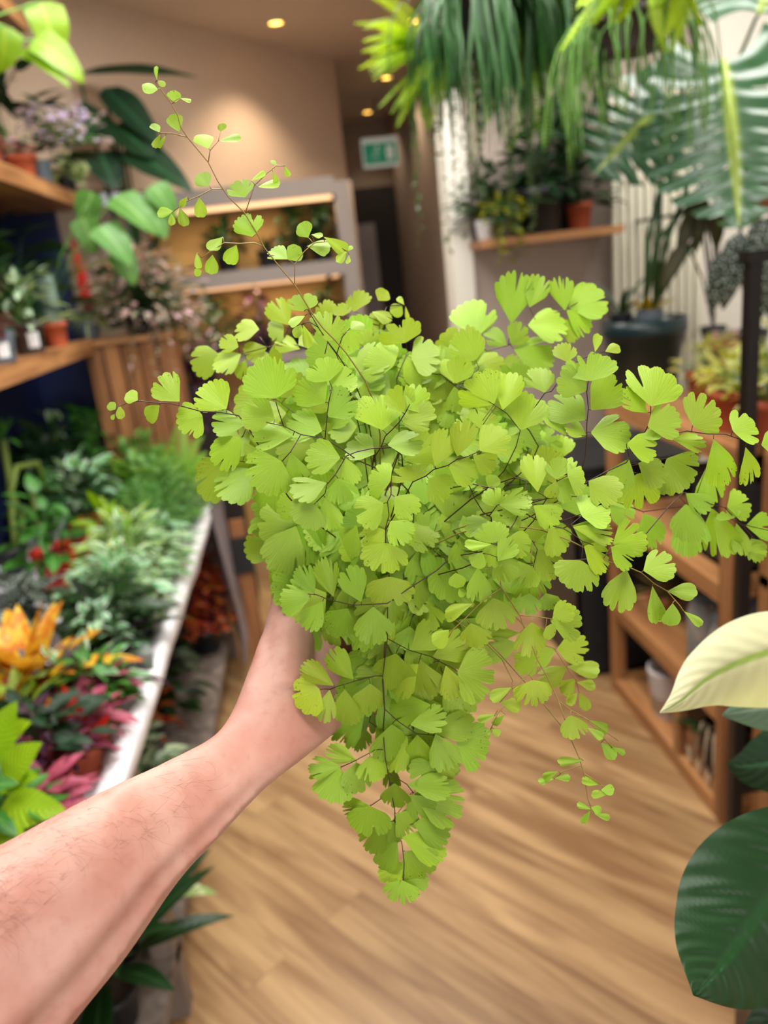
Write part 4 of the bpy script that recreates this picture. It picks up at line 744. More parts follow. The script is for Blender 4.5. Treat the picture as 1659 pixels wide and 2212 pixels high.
plant('feathery_fern', 'feathery fresh green fern at the far end of the white tray', tp(395, 985, .9), K_, ferny(34, .22, .05), M['lf_fern'], sg_)
plant('feathery_fern', 'pale fern beside the leafy plants, second from the far end of the tray', tp(310, 1005, .9), K_, ferny(26, .2, .05), M['lf_fern'], sg_)
plant('small_leaf_plant', 'mound of tiny green leaves against the far rim of the tray', tp(375, 1085, .8), K_, lambda fo, st, c: (f_bush(fo, st, c, .17, .2, 620, .018, .014, 'round'),), M['lf_bright'], sg_)
plant('small_leaf_plant', 'second mound of tiny leaves spilling over the tray rim', tp(330, 1140, .8), K_, lambda fo, st, c: (f_bush(fo, st, c, .16, .18, 500, .022, .013, 'ovate'),), M['lf_mid'], sg_)
plant('leafy_plant', 'tall mid-green leafy plant at the back of the tray below the crate', tp(275, 915, .95), K_, bushd(.16, .2, 80, .075, .034), M['lf_mid'], sg_)
plant('leafy_plant', 'leafy plant with a pink bud behind the red pots', tp(205, 960, .92), K_, bushd(.15, .2, 80, .08, .04), M['lf_mid'], sg_)
plant('leafy_plant', 'bright leaved plant in the middle of the back row on the tray', tp(300, 1010, .88), K_, bushd(.14, .16, 70, .06, .03), M['lf_bright'], sg_)
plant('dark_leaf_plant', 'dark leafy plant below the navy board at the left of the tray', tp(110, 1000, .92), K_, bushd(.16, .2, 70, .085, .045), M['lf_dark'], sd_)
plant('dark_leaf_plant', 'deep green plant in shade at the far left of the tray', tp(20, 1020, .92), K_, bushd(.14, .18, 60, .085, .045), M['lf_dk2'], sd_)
plant('mint_leaf_plant', 'plant with mint-edged leaves between the dark plants and the fern', tp(165, 1035, .9), K_, bushd(.12, .14, 50, .07, .035), M['lf_mint'], sg_)
plant('pale_sprig_plant', 'upright sprig with pale tips at the left back of the tray', tp(72, 950, .98), K_, bushd(.06, .22, 26, .05, .025), M['lf_varie'], sg_)
def bamboo(fo, st, c):
    for k, (x, y) in enumerate(((60, 1230), (95, 1240), (35, 1150))):
        a = at(x, y+60, X=-.98); b = at(x-15, y-120, X=-.97); cu = [a, a.lerp(b, .5), b]
        if k == 0: cu += [at(22, 1065, X=-.96), at(35, 1010, X=-.95), at(80, 1000, X=-.94), at(100, 1060, X=-.93)]
        else: cu += [b+Vector((.01, 0, .12))]
        st.tube(cu, .011, 8)
        for i in range(7): leaf(fo, cu[-1], rdir(.2, 1.2), UP, .1, .02, 'lance', .8, .2, tv())
plant('lucky_bamboo', 'yellow-green lucky bamboo with one stem curled in a loop at the left edge', (-1.0, 2.45, .686), (.05, .1, M['blackpot'], True), bamboo, M['lf_mid'], plain('bamboo stem', '#6f8238', .45, .15, 40), fname='leaves')
plant('red_potted_plant', 'dark-leaved plant in a bright red pot in the middle of the tray', tp(198, 1170, .74), (.07, .13, M['redgloss'], False), bushd(.1, .1, 36, .08, .04), M['lf_dark'], sd_)
plant('red_potted_plant', 'plant in a glossy red pot with a white shine, left of the other red pot', tp(128, 1235, .74), (.07, .13, M['redgloss'], False), bushd(.08, .12, 30, .08, .04), M['lf_mid'], sd_)
plant('red_potted_plant', 'small red pot under the lime leaves', tp(250, 1220, .72), (.05, .08, M['redgloss'], False), bushd(.08, .1, 34, .06, .03), M['lf_lime'], sg_)
plant('variegated_plant', 'white-edged leafy plant next to the tray rim, largest of the variegated ones', tp(330, 1215, .78), P_, bushd(.12, .1, 110, .045, .022), M['lf_varie'], sg_)
plant('variegated_plant', 'pale mint leafy plant hanging a leaf over the white rim', tp(375, 1265, .78), P_, bushd(.11, .08, 80, .05, .026), M['lf_mint'], sg_)
plant('variegated_plant', 'yellow-green and white rosette among the variegated plants', tp(275, 1190, .82), P_, bushd(.1, .1, 70, .055, .024), leafm('lime white leaf', '#8fbf3a', '#dbe6b4', 'edge'), sg_)
plant('variegated_plant', 'small white-leaved plant at the front of the variegated group', tp(285, 1265, .78), P_, bushd(.09, .08, 60, .05, .026), M['lf_varie'], sg_)
plant('silver_spotted_plant', 'dark plant with silver-spotted leaves at the left of the tray', tp(40, 1290, .82), K_, bushd(.07, .07, 34, .07, .034, 'lance'), M['lf_spot'], sd_)
plant('silver_leaf_plant', 'plant with broad silvery leaves in front of the red pots', tp(160, 1275, .80), K_, ros(11, .11, .05, 'ovate', .2, 1.1, .8), M['lf_sil'], sg_)
plant('croton', 'orange and yellow croton with upright leaves at the left edge of the tray', tp(55, 1420, .84), (.06, .1, M['blackpot'], True), lambda fo, st, c: f_rosette(fo, st, c, 22, .17, .055, 'ovate', .35, 1.4, .5, .2, .06), M['lf_orange'], sr_)
plant('croton', 'yellow and red blotched croton below the orange one', tp(25, 1500, .82), (.06, .1, M['blackpot'], True), lambda fo, st, c: f_rosette(fo, st, c, 14, .14, .045, 'ovate', .3, 1.3, .6, .2, .03), M['lf_croton'], sr_)
plant('grey_leaf_plant', 'plant with broad grey-purple leaves beside the orange croton', tp(112, 1470, .79), K_, lambda fo, st, c: f_rosette(fo, st, c, 10, .12, .065, 'ovate', .4, 1.4, .6, .12, .05), M['lf_grey'], sr_)
plant('dark_leaf_plant', 'glossy dark green plant with pointed leaves right of the grey-leaved one', tp(175, 1385, .80), K_, lambda fo, st, c: f_rosette(fo, st, c, 12, .12, .055, 'ovate', .3, 1.4, .6, .12, .04), M['lf_dark'], sd_)
plant('dark_leaf_plant', 'dark green round-leaved plant in front of the variegated group', tp(235, 1350, .79), K_, bushd(.1, .08, 34, .07, .045), M['lf_dark'], sd_)
plant('purple_leaf_plant', 'purple strap-leaved plant pointing at the white rim', tp(290, 1370, .78), P_, ros(12, .13, .03, 'lance', .2, 1.0, .7), M['lf_purple'], sr_)
plant('star_leaf_plant', 'little pale star-leaved plant by the rim in front of the purple one', tp(330, 1370, .77), P_, bushd(.07, .06, 40, .035, .02), M['lf_mint'], sg_)
def fit(L=.05): return lambda fo, st, c: [f_rosette(fo, st, c+Vector((U(-.07, .07), U(-.08, .08), U(0, .04))), 9, L, L*.34, 'lance', .1, 1.1, .8, .15) for _ in range(15)]
plant('rose_pink_plant', 'rose-pink narrow-leaved plant against the tray rim', tp(262, 1470, .80), P_, fit(.085), M['lf_fit'], sr_)
plant('rose_pink_plant', 'second rose-pink plant, right behind the scarlet leaf', tp(245, 1550, .80), P_, fit(.075), M['lf_burg'], sr_)
plant('rose_pink_plant', 'large rose-pink plant at the lower left, above the forearm', tp(125, 1690, .82), P_, fit(.085), M['lf_fit'], sr_)
plant('rose_pink_plant', 'rose-pink plant at the bottom left corner of the tray', tp(20, 1790, .80), P_, fit(.07), M['lf_burg'], sr_)
plant('scarlet_bromeliad', 'plant with one upright scarlet leaf low on the tray', tp(185, 1610, .74), K_, lambda fo, st, c: (leaf(fo, at(185, 1600, d=1.38), at(140, 1490, d=1.36)-at(185, 1600, d=1.38), (.3, -.8, .4), .11, .034, 'lance', .2, .2, 1.0, 9), leaf(fo, at(180, 1610, d=1.38), Vector((.5, -.2, .5)), (.3, -.8, .4), .08, .025, 'lance', .5, .2, 1.0, 9)), M['bromel'], sr_, fname='bracts')
plant('olive_leaf_plant', 'plant with broad olive leaves under the scarlet leaf', tp(165, 1590, .76), K_, lambda fo, st, c: f_rosette(fo, st, c, 10, .11, .05, 'ovate', .15, 1.2, .6, .12, .03), leafm('olive leaf', '#5d6b3c', '#8d9a68', 'mid'), sd_)
plant('grey_green_plant', 'grey-green long-leaved plant between the crotons and the pink plants', tp(190, 1460, .78), K_, lambda fo, st, c: f_rosette(fo, st, c, 12, .13, .04, 'lance', .2, 1.3, .6, .12, .03), M['lf_mint'], sd_)
plant('yellow_green_plant', 'yellow-green leafy plant above the lime nettle', tp(70, 1580, .76), K_, bushd(.07, .06, 30, .06, .03), leafm('olive lime leaf', '#7f9a2c', '#b4c860', 'mid'), sg_)
plant('lime_nettle', 'bright lime nettle with toothed leaves at the lower left edge', tp(20, 1660, .86), K_, lambda fo, st, c: [leaf(fo, at(x, y, d=d), at(x2, y2, d=d-.03)-at(x, y, d=d), (.2, -.6, .75), L, L*.62, 'ovate', .4, .1, tv(.1), 10, (-1,-.5,0,.5,1), .02) for x, y, x2, y2, d, L in ((0, 1750, 130, 1740, 1.08, .10), (5, 1680, 55, 1620, 1.1, .09), (-20, 1640, 10, 1540, 1.12, .10), (0, 1690, 70, 1670, 1.12, .07), (-20, 1790, 40, 1830, 1.05, .08), (0, 1600, 45, 1560, 1.15, .07))], M['lf_neth'], sg_)
plant('green_sprig_plant', 'mid-green plant peeping over the top of the forearm', tp(60, 1800, .80), K_, bushd(.1, .08, 50, .05, .03), M['lf_mid'], sg_)
plant('terracotta_potted_plant', 'little plant in a terracotta pot near the rim just above the forearm', tp(235, 1650, .73), P_, bushd(.06, .05, 26, .045, .02), M['lf_purple'], sr_)
plant('terracotta_potted_plant', 'dark plant in terracotta between the olive leaves and the pink plant', tp(165, 1655, .75), P_, bushd(.08, .08, 36, .06, .03), M['lf_dk2'], sd_)
bx = MB(); b0 = tp(215, 1690, .71)

def small(px, py, lb, mat, kind, nm='leafy_plant', pm=None, zf=.78, s=1.0):
    mk = {'b': lambda fo, st, c: f_bush(fo, st, c, .075*s, .09*s, int(70*s), .048, .024), 'r': lambda fo, st, c: f_rosette(fo, st, c, 14, .10*s, .035, 'ovate', .15, 1.3, .7, .15, .04), 't': lambda fo, st, c: f_bush(fo, st, c, .075*s, .08*s, 190, .02, .013, 'round'), 'l': lambda fo, st, c: f_rosette(fo, st, c, 22, .11*s, .02, 'lance', .15, 1.3, .7, .15)}[kind]
    b = tp(px, py, zf); b.x = min(at(px, py, Z=zf).x, -.485)
    return plant(nm, lb, b, (.042, .07, pm or M['blackpot'], True), mk, mat, sd_)
small(392, 1165, 'pale mint plant tight against the white rim at the far half of the tray', M['lf_mint'], 'b')
small(365, 1190, 'tiny-leaved green plant by the rim just behind the variegated group', M['lf_bright'], 't')
small(345, 1300, 'white-edged plant by the rim in front of the one that hangs over it', M['lf_varie'], 'b')
small(322, 1330, 'dark-leaved plant by the rim between the white-edged plant and the purple straps', M['lf_dark'], 'r')
small(300, 1420, 'dusky purple plant by the rim behind the rose-pink plant', M['lf_purple'], 'l')
small(270, 1520, 'rose plant by the rim nearest the scarlet leaf', M['lf_fit'], 'l', 'rose_pink_plant', M['terra'])
small(250, 1590, 'rose-red plant by the rim below the scarlet leaf', M['lf_burg'], 'l', 'rose_pink_plant', M['terra'], .76)
small(210, 1480, 'green plant with an orange pot among the pink plants', M['lf_mid'], 'b', pm=M['terra'])
small(120, 1560, 'dark olive plant left of the scarlet leaf', M['lf_dark'], 'r')
small(190, 1710, 'rose-pink plant right above the forearm, next to the terracotta pot', M['lf_fit'], 'l', 'rose_pink_plant', M['terra'], .76)
small(250, 1290, 'silvery small-leaved plant in the middle of the tray', M['lf_sil'], 'b')
small(300, 1090, 'bright small plant between the ferns and the variegated group', M['lf_bright'], 'b', s=1.2)
small(415, 1085, 'pale plant at the far corner of the tray by the rim', M['lf_mint'], 't')
plant('green_leaf_plant', 'green bush under the tray at mid bench', (-.62, 2.3, .171), K_, bushd(.12, .2, 50, .08, .04), M['lf_dark'], sd_)
plant('green_leaf_plant', 'dusty green bush under the tray behind the beige pot', (-.66, 1.8, .171), K_, bushd(.12, .2, 50, .08, .04), M['lf_sil'], sd_)
# --- below the tray
for k, (px, py, lb) in enumerate(((452, 1195, 'red and yellow croton on the board below the tray, farthest of the four'), (447, 1270, 'red and yellow croton second from the far end below the tray'), (440, 1350, 'red and yellow croton third from the far end below the tray'), (455, 1430, 'red croton with pink leaves below the tray, nearest of the four'))):
    b = at(px, py, X=-.5); plant('red_croton', lb, (-.5, b.y, .171), (.06, .1, M['blackpot'], True), lambda fo, st, c: f_bush(fo, st, c+UP*.03, .11, .24, 130, .05, .02, 'lance'), M['lf_crored'], sr_, 'red crotons below the tray')
for k, (x, y, lb) in enumerate(((-.62, 2.62, 'dark red croton deep under the tray, behind the farthest croton'), (-.66, 2.0, 'dark red croton deep under the tray near the middle'))):
    plant('red_croton', lb, (x, y, .171), (.06, .1, M['blackpot'], True), lambda fo, st, c: f_bush(fo, st, c+UP*.05, .15, .26, 130, .06, .024, 'lance'), M['lf_crored'], sr_, 'red crotons below the tray')
plant('pale_cane_plant', 'pale beige pot with a grey-green plant below the tray, next to the wrist', (-.50, 1.62, .171), (.07, .2, plain('beige pot', '#8f8068', .7, .15, 30), True), bushd(.08, .12, 40, .06, .03), M['lf_sil'], sd_)
plant('variegated_plant', 'cream-variegated plant on the lower board under the forearm', (-.55, 1.36, .171), K_, lambda fo, st, c: f_rosette(fo, st, c+UP*.05, 14, .2, .07, 'ovate', .3, 1.3, .7, .12, .05), M['lf_cream'], sd_)
plant('green_leaf_plant', 'green long-leaved plant on the lower board right under the forearm', (-.52, 1.2, .171), K_, lambda fo, st, c: f_rosette(fo, st, c+UP*.05, 16, .26, .06, 'lance', .3, 1.3, .7, .12, .05), M['lf_dark'], sd_)
plant('dark_leaf_plant', 'dark plant on the lower board behind the cream-variegated one', (-.62, 1.62, .171), K_, lambda fo, st, c: f_rosette(fo, st, c+UP*.05, 14, .2, .05, 'lance', .3, 1.3, .7, .12, .05), M['lf_dk2'], sd_)
M['film'] = plain('grey plastic film', '#8d8489', .25, .1, 20, spec=.6)
fl = MB(); vs = []; n = 14
for i in range(n):
    for k in range(9):
        z = .12+.62*k/8; vs.append((-.365+.012*math.sin(i*1.7+k*.5)-.02*(k/8), 2.72+.022*i+.01*math.sin(k), z))
fl.add(vs, [(i*9+k, i*9+k+1, (i+1)*9+k+1, (i+1)*9+k) for i in range(n-1) for k in range(8)]); fl.add([(v[0]-.003, v[1], v[2]) for v in vs], [(i*9+k, (i+1)*9+k, (i+1)*9+k+1, i*9+k+1) for i in range(n-1) for k in range(8)])
o = fl.build('plastic_film', M['film']); tag(o, 'crumpled grey plastic film hanging at the far end of the bench', 'plastic film')
sg = thing('price_board', 'small black sign board leaning by the bench end beside the plastic film', 'sign', (-.33, 2.95, 0))
MB().box((-.36, 2.95, .0), (-.30, 2.97, .62)).build('post', M['crate'], sg); MB().box((-.37, 2.935, .40), (-.29, 2.95, .55)).build('board', M['blackpot'], sg)
# ------------------------------------------------------------------ right side: open wooden unit
ru = thing('wooden_shelf_unit', 'low open wooden shelf unit along the right side of the aisle', 'shelf', (1.15, 1.95, 0))
ux0, ux1, uy0, uy1 = .94, 1.36, 1.60, 2.33
for z, nm in ((0.02, 'shelf_board'), (.315, 'shelf_board'), (.65, 'shelf_board'), (1.005, 'top_board')): MB().box((ux0+.004, uy0+.003, z), (ux1-.004, uy1-.003, z+.028)).build(nm, M['oak'], ru)
for x in (ux0, ux1-.04):
    for y in (uy0, uy1-.04): MB().box((x, y, 0), (x+.04, y+.04, 1.004)).build('post', M['oakz'], ru)
MB().box((ux0+.002, 1.84, .05), (ux0+.03, 1.87, .314)).build('divider', M['oakz'], ru)
MB().box((ux1-.012, uy0+.04, .05), (ux1-.002, uy1-.04, 1.0)).build('back_panel', M['dark'], ru)
for z in (.02, .315, .65, 1.005): MB().box((ux0, uy0+.04, z-.02), (ux0+.018, uy1-.04, z+.03)).build('rail', M['oak'], ru)
# the near unit that the aisle side continues with
nu = thing('front_shelf_unit', 'second wooden shelf with terracotta-coloured boards right behind the black post', 'shelf', (1.2, 1.3, 0))
for z in (.35, .70, 1.0): MB().box((1.0, 1.05, z), (1.4, 1.57, z+.028)).build('shelf_board', M['oak'], nu)
for x in (1.0, 1.36):
    for y in (1.05, 1.53): MB().box((x, y, 0), (x+.04, y+.04, 1.0)).build('post', M['oakz'], nu)
wb = thing('ribbed_white_pot', 'white ribbed plant pot standing on the lowest board of the wooden unit', 'pot', (1.02, 2.06, .048))
n = 60; vs = []; R0 = .062
for r_, z in ((.75, 0), (.78, .004), (1, .15), (1.03, .155), (1.03, .165), (.94, .165), (.85, .02), (0, .02)):
    for k in range(n):
        a = 2*PI*k/n; rr = R0*r_*(1+(.03*math.cos(20*a) if .7 < r_ < 1.02 else 0)); vs.append((1.02+rr*math.cos(a), 2.06+rr*math.sin(a), .048+z))
MB().add(vs, [(i*n+k, i*n+(k+1)%n, (i+1)*n+(k+1)%n, (i+1)*n+k) for i in range(7) for k in range(n)]).build('ribbed_body', M['whitepot'], wb)
plant('dry_grass_plant', 'brownish dry-looking plant on the second board of the wooden unit', (1.05, 2.15, .343), (.05, .08, M['terra2'], True), ros(30, .16, .012, 'grass', .3, 1.4, .8), leafm('dry leaf', '#8a7448', '#b39a68', 'mid'), sb_)
plant('orchid', 'orchid in a black pot with pale looping roots on the lowest board', (1.03, 1.76, .048), (.065, .13, M['blackpot'], False), lambda fo, st, c: ([st.tube([c+Vector((-.02, -.01*k, .02)), c+Vector((-.07, -.02-.03*k, .06)), c+Vector((-.085, -.01-.05*k, -.03)), c+Vector((-.08, .02-.05*k, -.1)), c+Vector((-.075, .05-.05*k, -.06))], .004, 6) for k in range(3)], f_rosette(fo, None, c, 6, .16, .05, 'strap', .1, .9, .7)), M['lf_dark'], plain('pale root', '#a58e74', .7, .15, 60), tagm=False)
def glassm():
    m, nt, nd, lk = newmat('jar glass'); out = N(nt, 'ShaderNodeOutputMaterial'); b = N(nt, 'ShaderNodeBsdfPrincipled'); b.inputs['Base Color'].default_value = (.85, .9, .92, 1)
    b.inputs['Roughness'].default_value = .08; b.inputs['Transmission Weight'].default_value = .85; b.inputs['IOR'].default_value = 1.35; lk.new(b.outputs[0], out.inputs[0]); return m
M['glass'] = glassm()
j0 = thing('glass_jar', 'clear glass jar on the second board, nearest the unit front post', 'jar', (1.02, 1.72, .343), 'glass jars in the unit')
MB().lathe((1.02, 1.72, .343), [(0, .002), (.048, .002), (.05, .01), (.05, .15), (.04, .18), (.04, .2), (.036, .2), (.036, .18), (.046, .15), (.046, .012), (0, .012)], 24).build('glass_body', M['glass'], j0)
MB().lathe((1.02, 1.72, .543), [(.043, -.012), (.043, .012), (0, .012)], 24).build('lid', M['greypot'], j0)
for (x, y), lb in (((1.03, 1.86), 'clear glass jar second from the front post on the second board'), ((1.14, 1.78), 'clear glass jar at the back behind the two front jars')):
    c = j0.copy(); COL.objects.link(c); c.location = (x, y, .343); c['label'] = lb
    for ch in list(j0.children): k = ch.copy(); COL.objects.link(k); k.parent = c
def crate_box(name, lb, cat, a, b, mat):
    t = thing(name, lb, cat, ((a[0]+b[0])/2, (a[1]+b[1])/2, a[2])); x0, y0, z0 = a; x1, y1, z1 = b; w = .012; m = MB()
    m.box((x0, y0, z0), (x1, y1, z0+w)); m.box((x0, y0, z0), (x0+w, y1, z1)); m.box((x1-w, y0, z0), (x1, y1, z1)); m.box((x0, y0, z0), (x1, y0+w, z1)); m.box((x0, y1-w, z0), (x1, y1, z1)); m.build('tub', mat, t)
    MB().box((x0-.01, y0-.01, z1), (x1+.01, y1+.01, z1+.014)).build('lid', mat, t)
crate_box('storage_bin', 'black storage bin on the floor beyond the wooden unit', 'bin', (.86, 2.42, 0), (1.3, 2.85, .78), M['blackpot'])
crate_box('storage_box', 'black box on the third board of the wooden unit', 'box', (1.0, 1.68, .679), (1.28, 1.9, .9), M['blackpot'])
# --- on top of the unit
ZT = 1.034
bp_ = at(1392, 850, Z=ZT)
def monstera(mb, B, T, nr, W, tint=1.0, nsl=9, seed=1):
    rs = random.Random(seed); a = T-B; L = a.length; a = a.normalized(); nr = (nr-a*nr.dot(a)).normalized(); s = a.cross(nr); nt, nu = 150, 10
    pos = {}; vs = []; uv = []
    def pt(side, t, u):
        w = W/2*(max(0, math.sin(PI*(.13+.87*t**.85)))**.7); x = side*w*u; y = t*L+(.34*u-.12*u*u)*w*(1.0-.25*t)-(L*.30*u*u*(1-t)**3)
        h = -.22*abs(x)**2/W*2.2-.16*t*t*L+.02*W*math.sin(t*nsl*2*PI)*u
        return B+a*y+s*x+nr*h
    fs = []
    for side in (-1, 1):
        o = len(vs)
        for i in range(nt+1):
            for k in range(nu+1): vs.append(pt(side, i/nt, k/nu)); uv.append((side*k/nu*1.0, i/nt))
        for i in range(nt):
            t = (i+.5)/nt; c = t*nsl+.15*side; ph = c-math.floor(c); j = int(math.floor(c)); gap = .24+.1*((j*37) % 5)/5
            for k in range(nu):
                u = (k+.5)/nu; hole = .10 < t < .95 and abs(ph-.5) < gap*.5*min(1, (u-.3)*2.2) and u > .34
                hole = hole or (.1 < t < .9 and abs(ph) < .06 and .12 < u < .24)
                if not hole:
                    q = (o+i*(nu+1)+k, o+i*(nu+1)+k+1, o+(i+1)*(nu+1)+k+1, o+(i+1)*(nu+1)+k); fs.append(q if side > 0 else q[::-1])
    mb.add(vs, fs, tint, uv)
M['monst'] = leafm('monstera leaf', '#2f6a42', '#a9c84a', 'mid', .33, .15, 1.0)
_b = [n for n in M['monst'].node_tree.nodes if n.type == 'BSDF_PRINCIPLED'][0]; _b.inputs['Coat Weight'].default_value = .8; _b.inputs['Coat Roughness'].default_value = .25
mo = thing('monstera', 'big monstera with split leaves in a dark teal pot on the wooden unit', 'plant', bp_)
pot_mesh(bp_, .125, .235, True).build('pot', M['tealpot'], mo); MB().lathe(bp_+UP*.19, [(.115, 0), (0, .01)], 24).build('soil', M['soil'], mo)
pc = bp_+UP*.19
for k, (b, t, d, w, nr, tw) in enumerate((((1563, 128), (1612, 452), 2.0, .44, (-.28, -.95, -.02), 3), ((1452, 205), (1290, 355), 2.15, .34, (-.3, -.8, .3), 5), ((1500, 110), (1395, 60), 2.25, .24, (.1, -.4, .9), 7), ((1640, 30), (1700, -120), 2.0, .4, (-.3, -.8, .4), 9), ((1700, 210), (1760, 480), 2.2, .4, (-.3, -.8, .4), 11))):
    B = at(*b, d=d); T = at(*t, d=d-.12*(k == 0)); f = MB(); monstera(f, B, T, Vector(nr), w, 1.0, 9 if k == 0 else 7, tw); f.build('leaf', M['monst'], mo)
    s_ = MB(); m2 = at(1440-20*k+(60 if k in (0, 3, 4) else 0), 520, d=2.12); back = Vector((.02, .05, .0)); s_.tube([pc+Vector((.02*k-.03, .01*k, 0)), m2, (m2+B)/2+back*1.5, B+back, B], [.009, .008, .006, .005, .004], 7); s_.build('leaf_stalk', sd_, mo)
    mr = MB(); nv = (Vector(nr)-(T-B).normalized()*Vector(nr).dot((T-B).normalized())).normalized(); mr.tube([B+nv*.002, B.lerp(T, .45)+nv*-.008, B.lerp(T, .85)-nv*.03], [.005, .0035, .001], 6); mr.build('midrib', plain('midrib', '#b8cf62', .5), mo)
plant('yellow_leaf_plant', 'small yellow-leaved plant in a grey pot set in front of the monstera stems', bp_+Vector((-.01, -.06, .205)), (.04, .06, M['greypot'], False), lambda fo, st, c: f_rosette(fo, st, c, 12, .09, .03, 'ovate', .5, 1.3, .4), leafm('golden leaf', '#b89a14', '#d8c440', 'mid'), sg_)
plant('blade_leaf_plant', 'plant with a few upright green blades left of the yellow one', bp_+Vector((-.06, .03, .205)), (.035, .05, M['blackpot'], False), ros(9, .19, .03, 'lance', .5, 1.3, .5), M['lf_dark'], sd_)
def on_top(px, py, z=ZT): p = at(px, py, Z=z); return p
plant('yellow_green_plant', 'yellow-green rosette plant in a terracotta pot on the unit, left of the black post', on_top(1585, 925), (.062, .10, M['terra'], True), lambda fo, st, c: (f_bush(fo, st, c, .09, .09, 70, .05, .024), f_rosette(fo, st, c, 14, .09, .03)), leafm('chartreuse leaf', '#a3ac1c', '#dad88a', 'edge', .4, .35), sg_)
plant('yellow_green_plant', 'pale yellow-green plant in the row behind the terracotta pot', on_top(1525, 868), (.055, .09, M['terra2'], True), lambda fo, st, c: f_bush(fo, st, c, .09, .1, 80, .045, .02), leafm('pale chartreuse leaf', '#b4b848', '#e2dfae', 'edge', .4, .35), sg_)
plant('yellow_green_plant', 'yellow-green plant in a red-brown pot right of the black post', on_top(1662, 950), (.06, .1, M['terra2'], True), lambda fo, st, c: f_bush(fo, st, c, .08, .16, 70, .05, .024), leafm('mixed yellow leaf', '#98a232', '#d8d8a0', 'edge', .4, .35), sg_)
plant('purple_succulent', 'mauve rosette succulent in a terracotta pot beside the teal pot', on_top(1555, 800)+Vector((0, .0, 0)), (.06, .1, M['terra'], True), lambda fo, st, c: [f_rosette(fo, st, c+Vector((U(-.05, .05), U(-.05, .05), .02)), 16, .045, .022, 'ovate', .1, 1.3, -.3) for _ in range(6)], M['lf_pink'], sr_)
plant('spotted_begonia', 'begonia with long dark spotted leaves against the white wall', on_top(1618, 790)+Vector((.03, .05, 0)), (.06, .12, M['blackpot'], True), lambda fo, st, c: [(st.tube([c, (c+q)/2+UP*.08, q], .004, 6), leaf(fo, q, d, n, L, W, 'ovate', .6, .15, tv(), 10, (-1,-.5,0,.5,1), .01)) for q, d, n, L, W in ((at(1600, 500, d=1.95), (-.2, 0, -1), (-.4, -.9, .2), .21, .075), (at(1640, 470, d=1.95), (.1, -.1, -1), (-.2, -.9, .2), .2, .08), (at(1565, 540, d=1.98), (-.2, 0, -1), (-.4, -.9, .2), .18, .06), (at(1640, 600, d=1.95), (-.1, -.1, -1), (-.2, -.9, .2), .16, .06), (at(1655, 540, d=1.9), (.2, -.1, -1), (-.2, -.9, .2), .2, .07))], M['lf_spot'], sb_)
plant('dark_hanging_plant', 'dark brown-green plant drooping under the big monstera leaf', on_top(1600, 760)+Vector((-.05, .12, 0)), (.05, .1, M['blackpot'], True), lambda fo, st, c: [(st.tube([c, (c+q)/2+UP*.05, q], .004, 6), leaf(fo, q, d, (-.2, -.9, .2), L, .045, 'lance', .3, .2, tv(), 9)) for q, d, L in ((at(1520, 410, d=2.05), (-.1, 0, -1), .17), (at(1505, 430, d=2.07), (-.35, 0, -1), .16), (at(1545, 430, d=2.05), (.1, 0, -1), .14), (at(1560, 425, d=2.05), (.6, 0, -.8), .12), (at(1480, 520, d=2.1), (-.5, 0, -.9), .14))], leafm('brown green leaf', '#3a3a24', '#5c5a3c', 'mid'), sb_)
# --- black metal stand and its post
bs = thing('black_metal_stand', 'black metal shelf stand, its slim post rising at the right edge', 'stand', (1.12, 1.42, 0))
t0 = at(1627, 566, d=1.5); x0, y0, zt = t0.x, t0.y, t0.z
MB().box((x0-.013, y0-.013, 0), (x0+.013, y0+.013, zt)).build('post', M['blackmetal'], bs); MB().box((x0+.40, y0-.013, 0), (x0+.426, y0+.013, zt)).build('post', M['blackmetal'], bs)
MB().box((x0-.02, y0-.02, zt), (x0+.44, y0+.02, zt+.022)).build('top_rail', M['blackmetal'], bs); MB().box((x0, y0-.01, .2), (x0+.41, y0+.01, .22)).build('lower_rail', M['blackmetal'], bs)
wp = thing('wall_pot', 'small terracotta pot fixed to the white wall at the right edge', 'pot', at(1662, 430, d=2.25))
l_ = Vector(wp.location); pot_mesh(l_-UP*.04, .05, .08).build('pot_body', M['terra'], wp); MB().beam(l_, Vector((l_.x+.02, 3.27, l_.z)), .012, .012).build('bracket', M['blackmetal'], wp)
# ------------------------------------------------------------------ radiator and wall shelf at the back right
rd = thing('radiator', 'tall cream radiator with narrow vertical ribs on the white wall', 'radiator', (1.52, 3.24, .02)); q = MB()
M['cream'] = plain('cream enamel', '#d8d4c0', .4, .04, 8)
for i in range(11): q.tube([(1.36+i*.036, 3.225, .02), (1.36+i*.036, 3.225, 2.1)], .0135, 10)
q.build('ribs', M['cream'], rd)
for z in (.12, 2.05): MB().box((1.34, 3.235, z-.02), (1.735, 3.268, z+.02)).build('header_bar', M['cream'], rd)
ws = thing('wall_shelf', 'short wooden wall shelf crowded with pots on the grey wall', 'shelf', (1.03, 3.2, 1.55))
MB().box((.76, 3.05, 1.535), (1.325, 3.3, 1.565)).build('shelf_board', M['oakx'], ws)
def wsp(px, dy=.1): p = at(px, 500, Y=3.05+dy); p.z = 1.565; return p
plant('black_potted_plant', 'dark plant in a large black pot with a white label on the wall shelf', wsp(1168, .11), (.1, .17, M['blackpot'], True), bushd(.14, .16, 60, .08, .04), M['lf_dk2'], sd_, tagm=(-.35, -.9, 0))
plant('terracotta_potted_plant', 'dark green plant in a terracotta pot at the right end of the wall shelf', wsp(1252, .1), (.052, .1, M['terra2'], True), bushd(.11, .2, 60, .07, .035), M['lf_dark'], sd_)
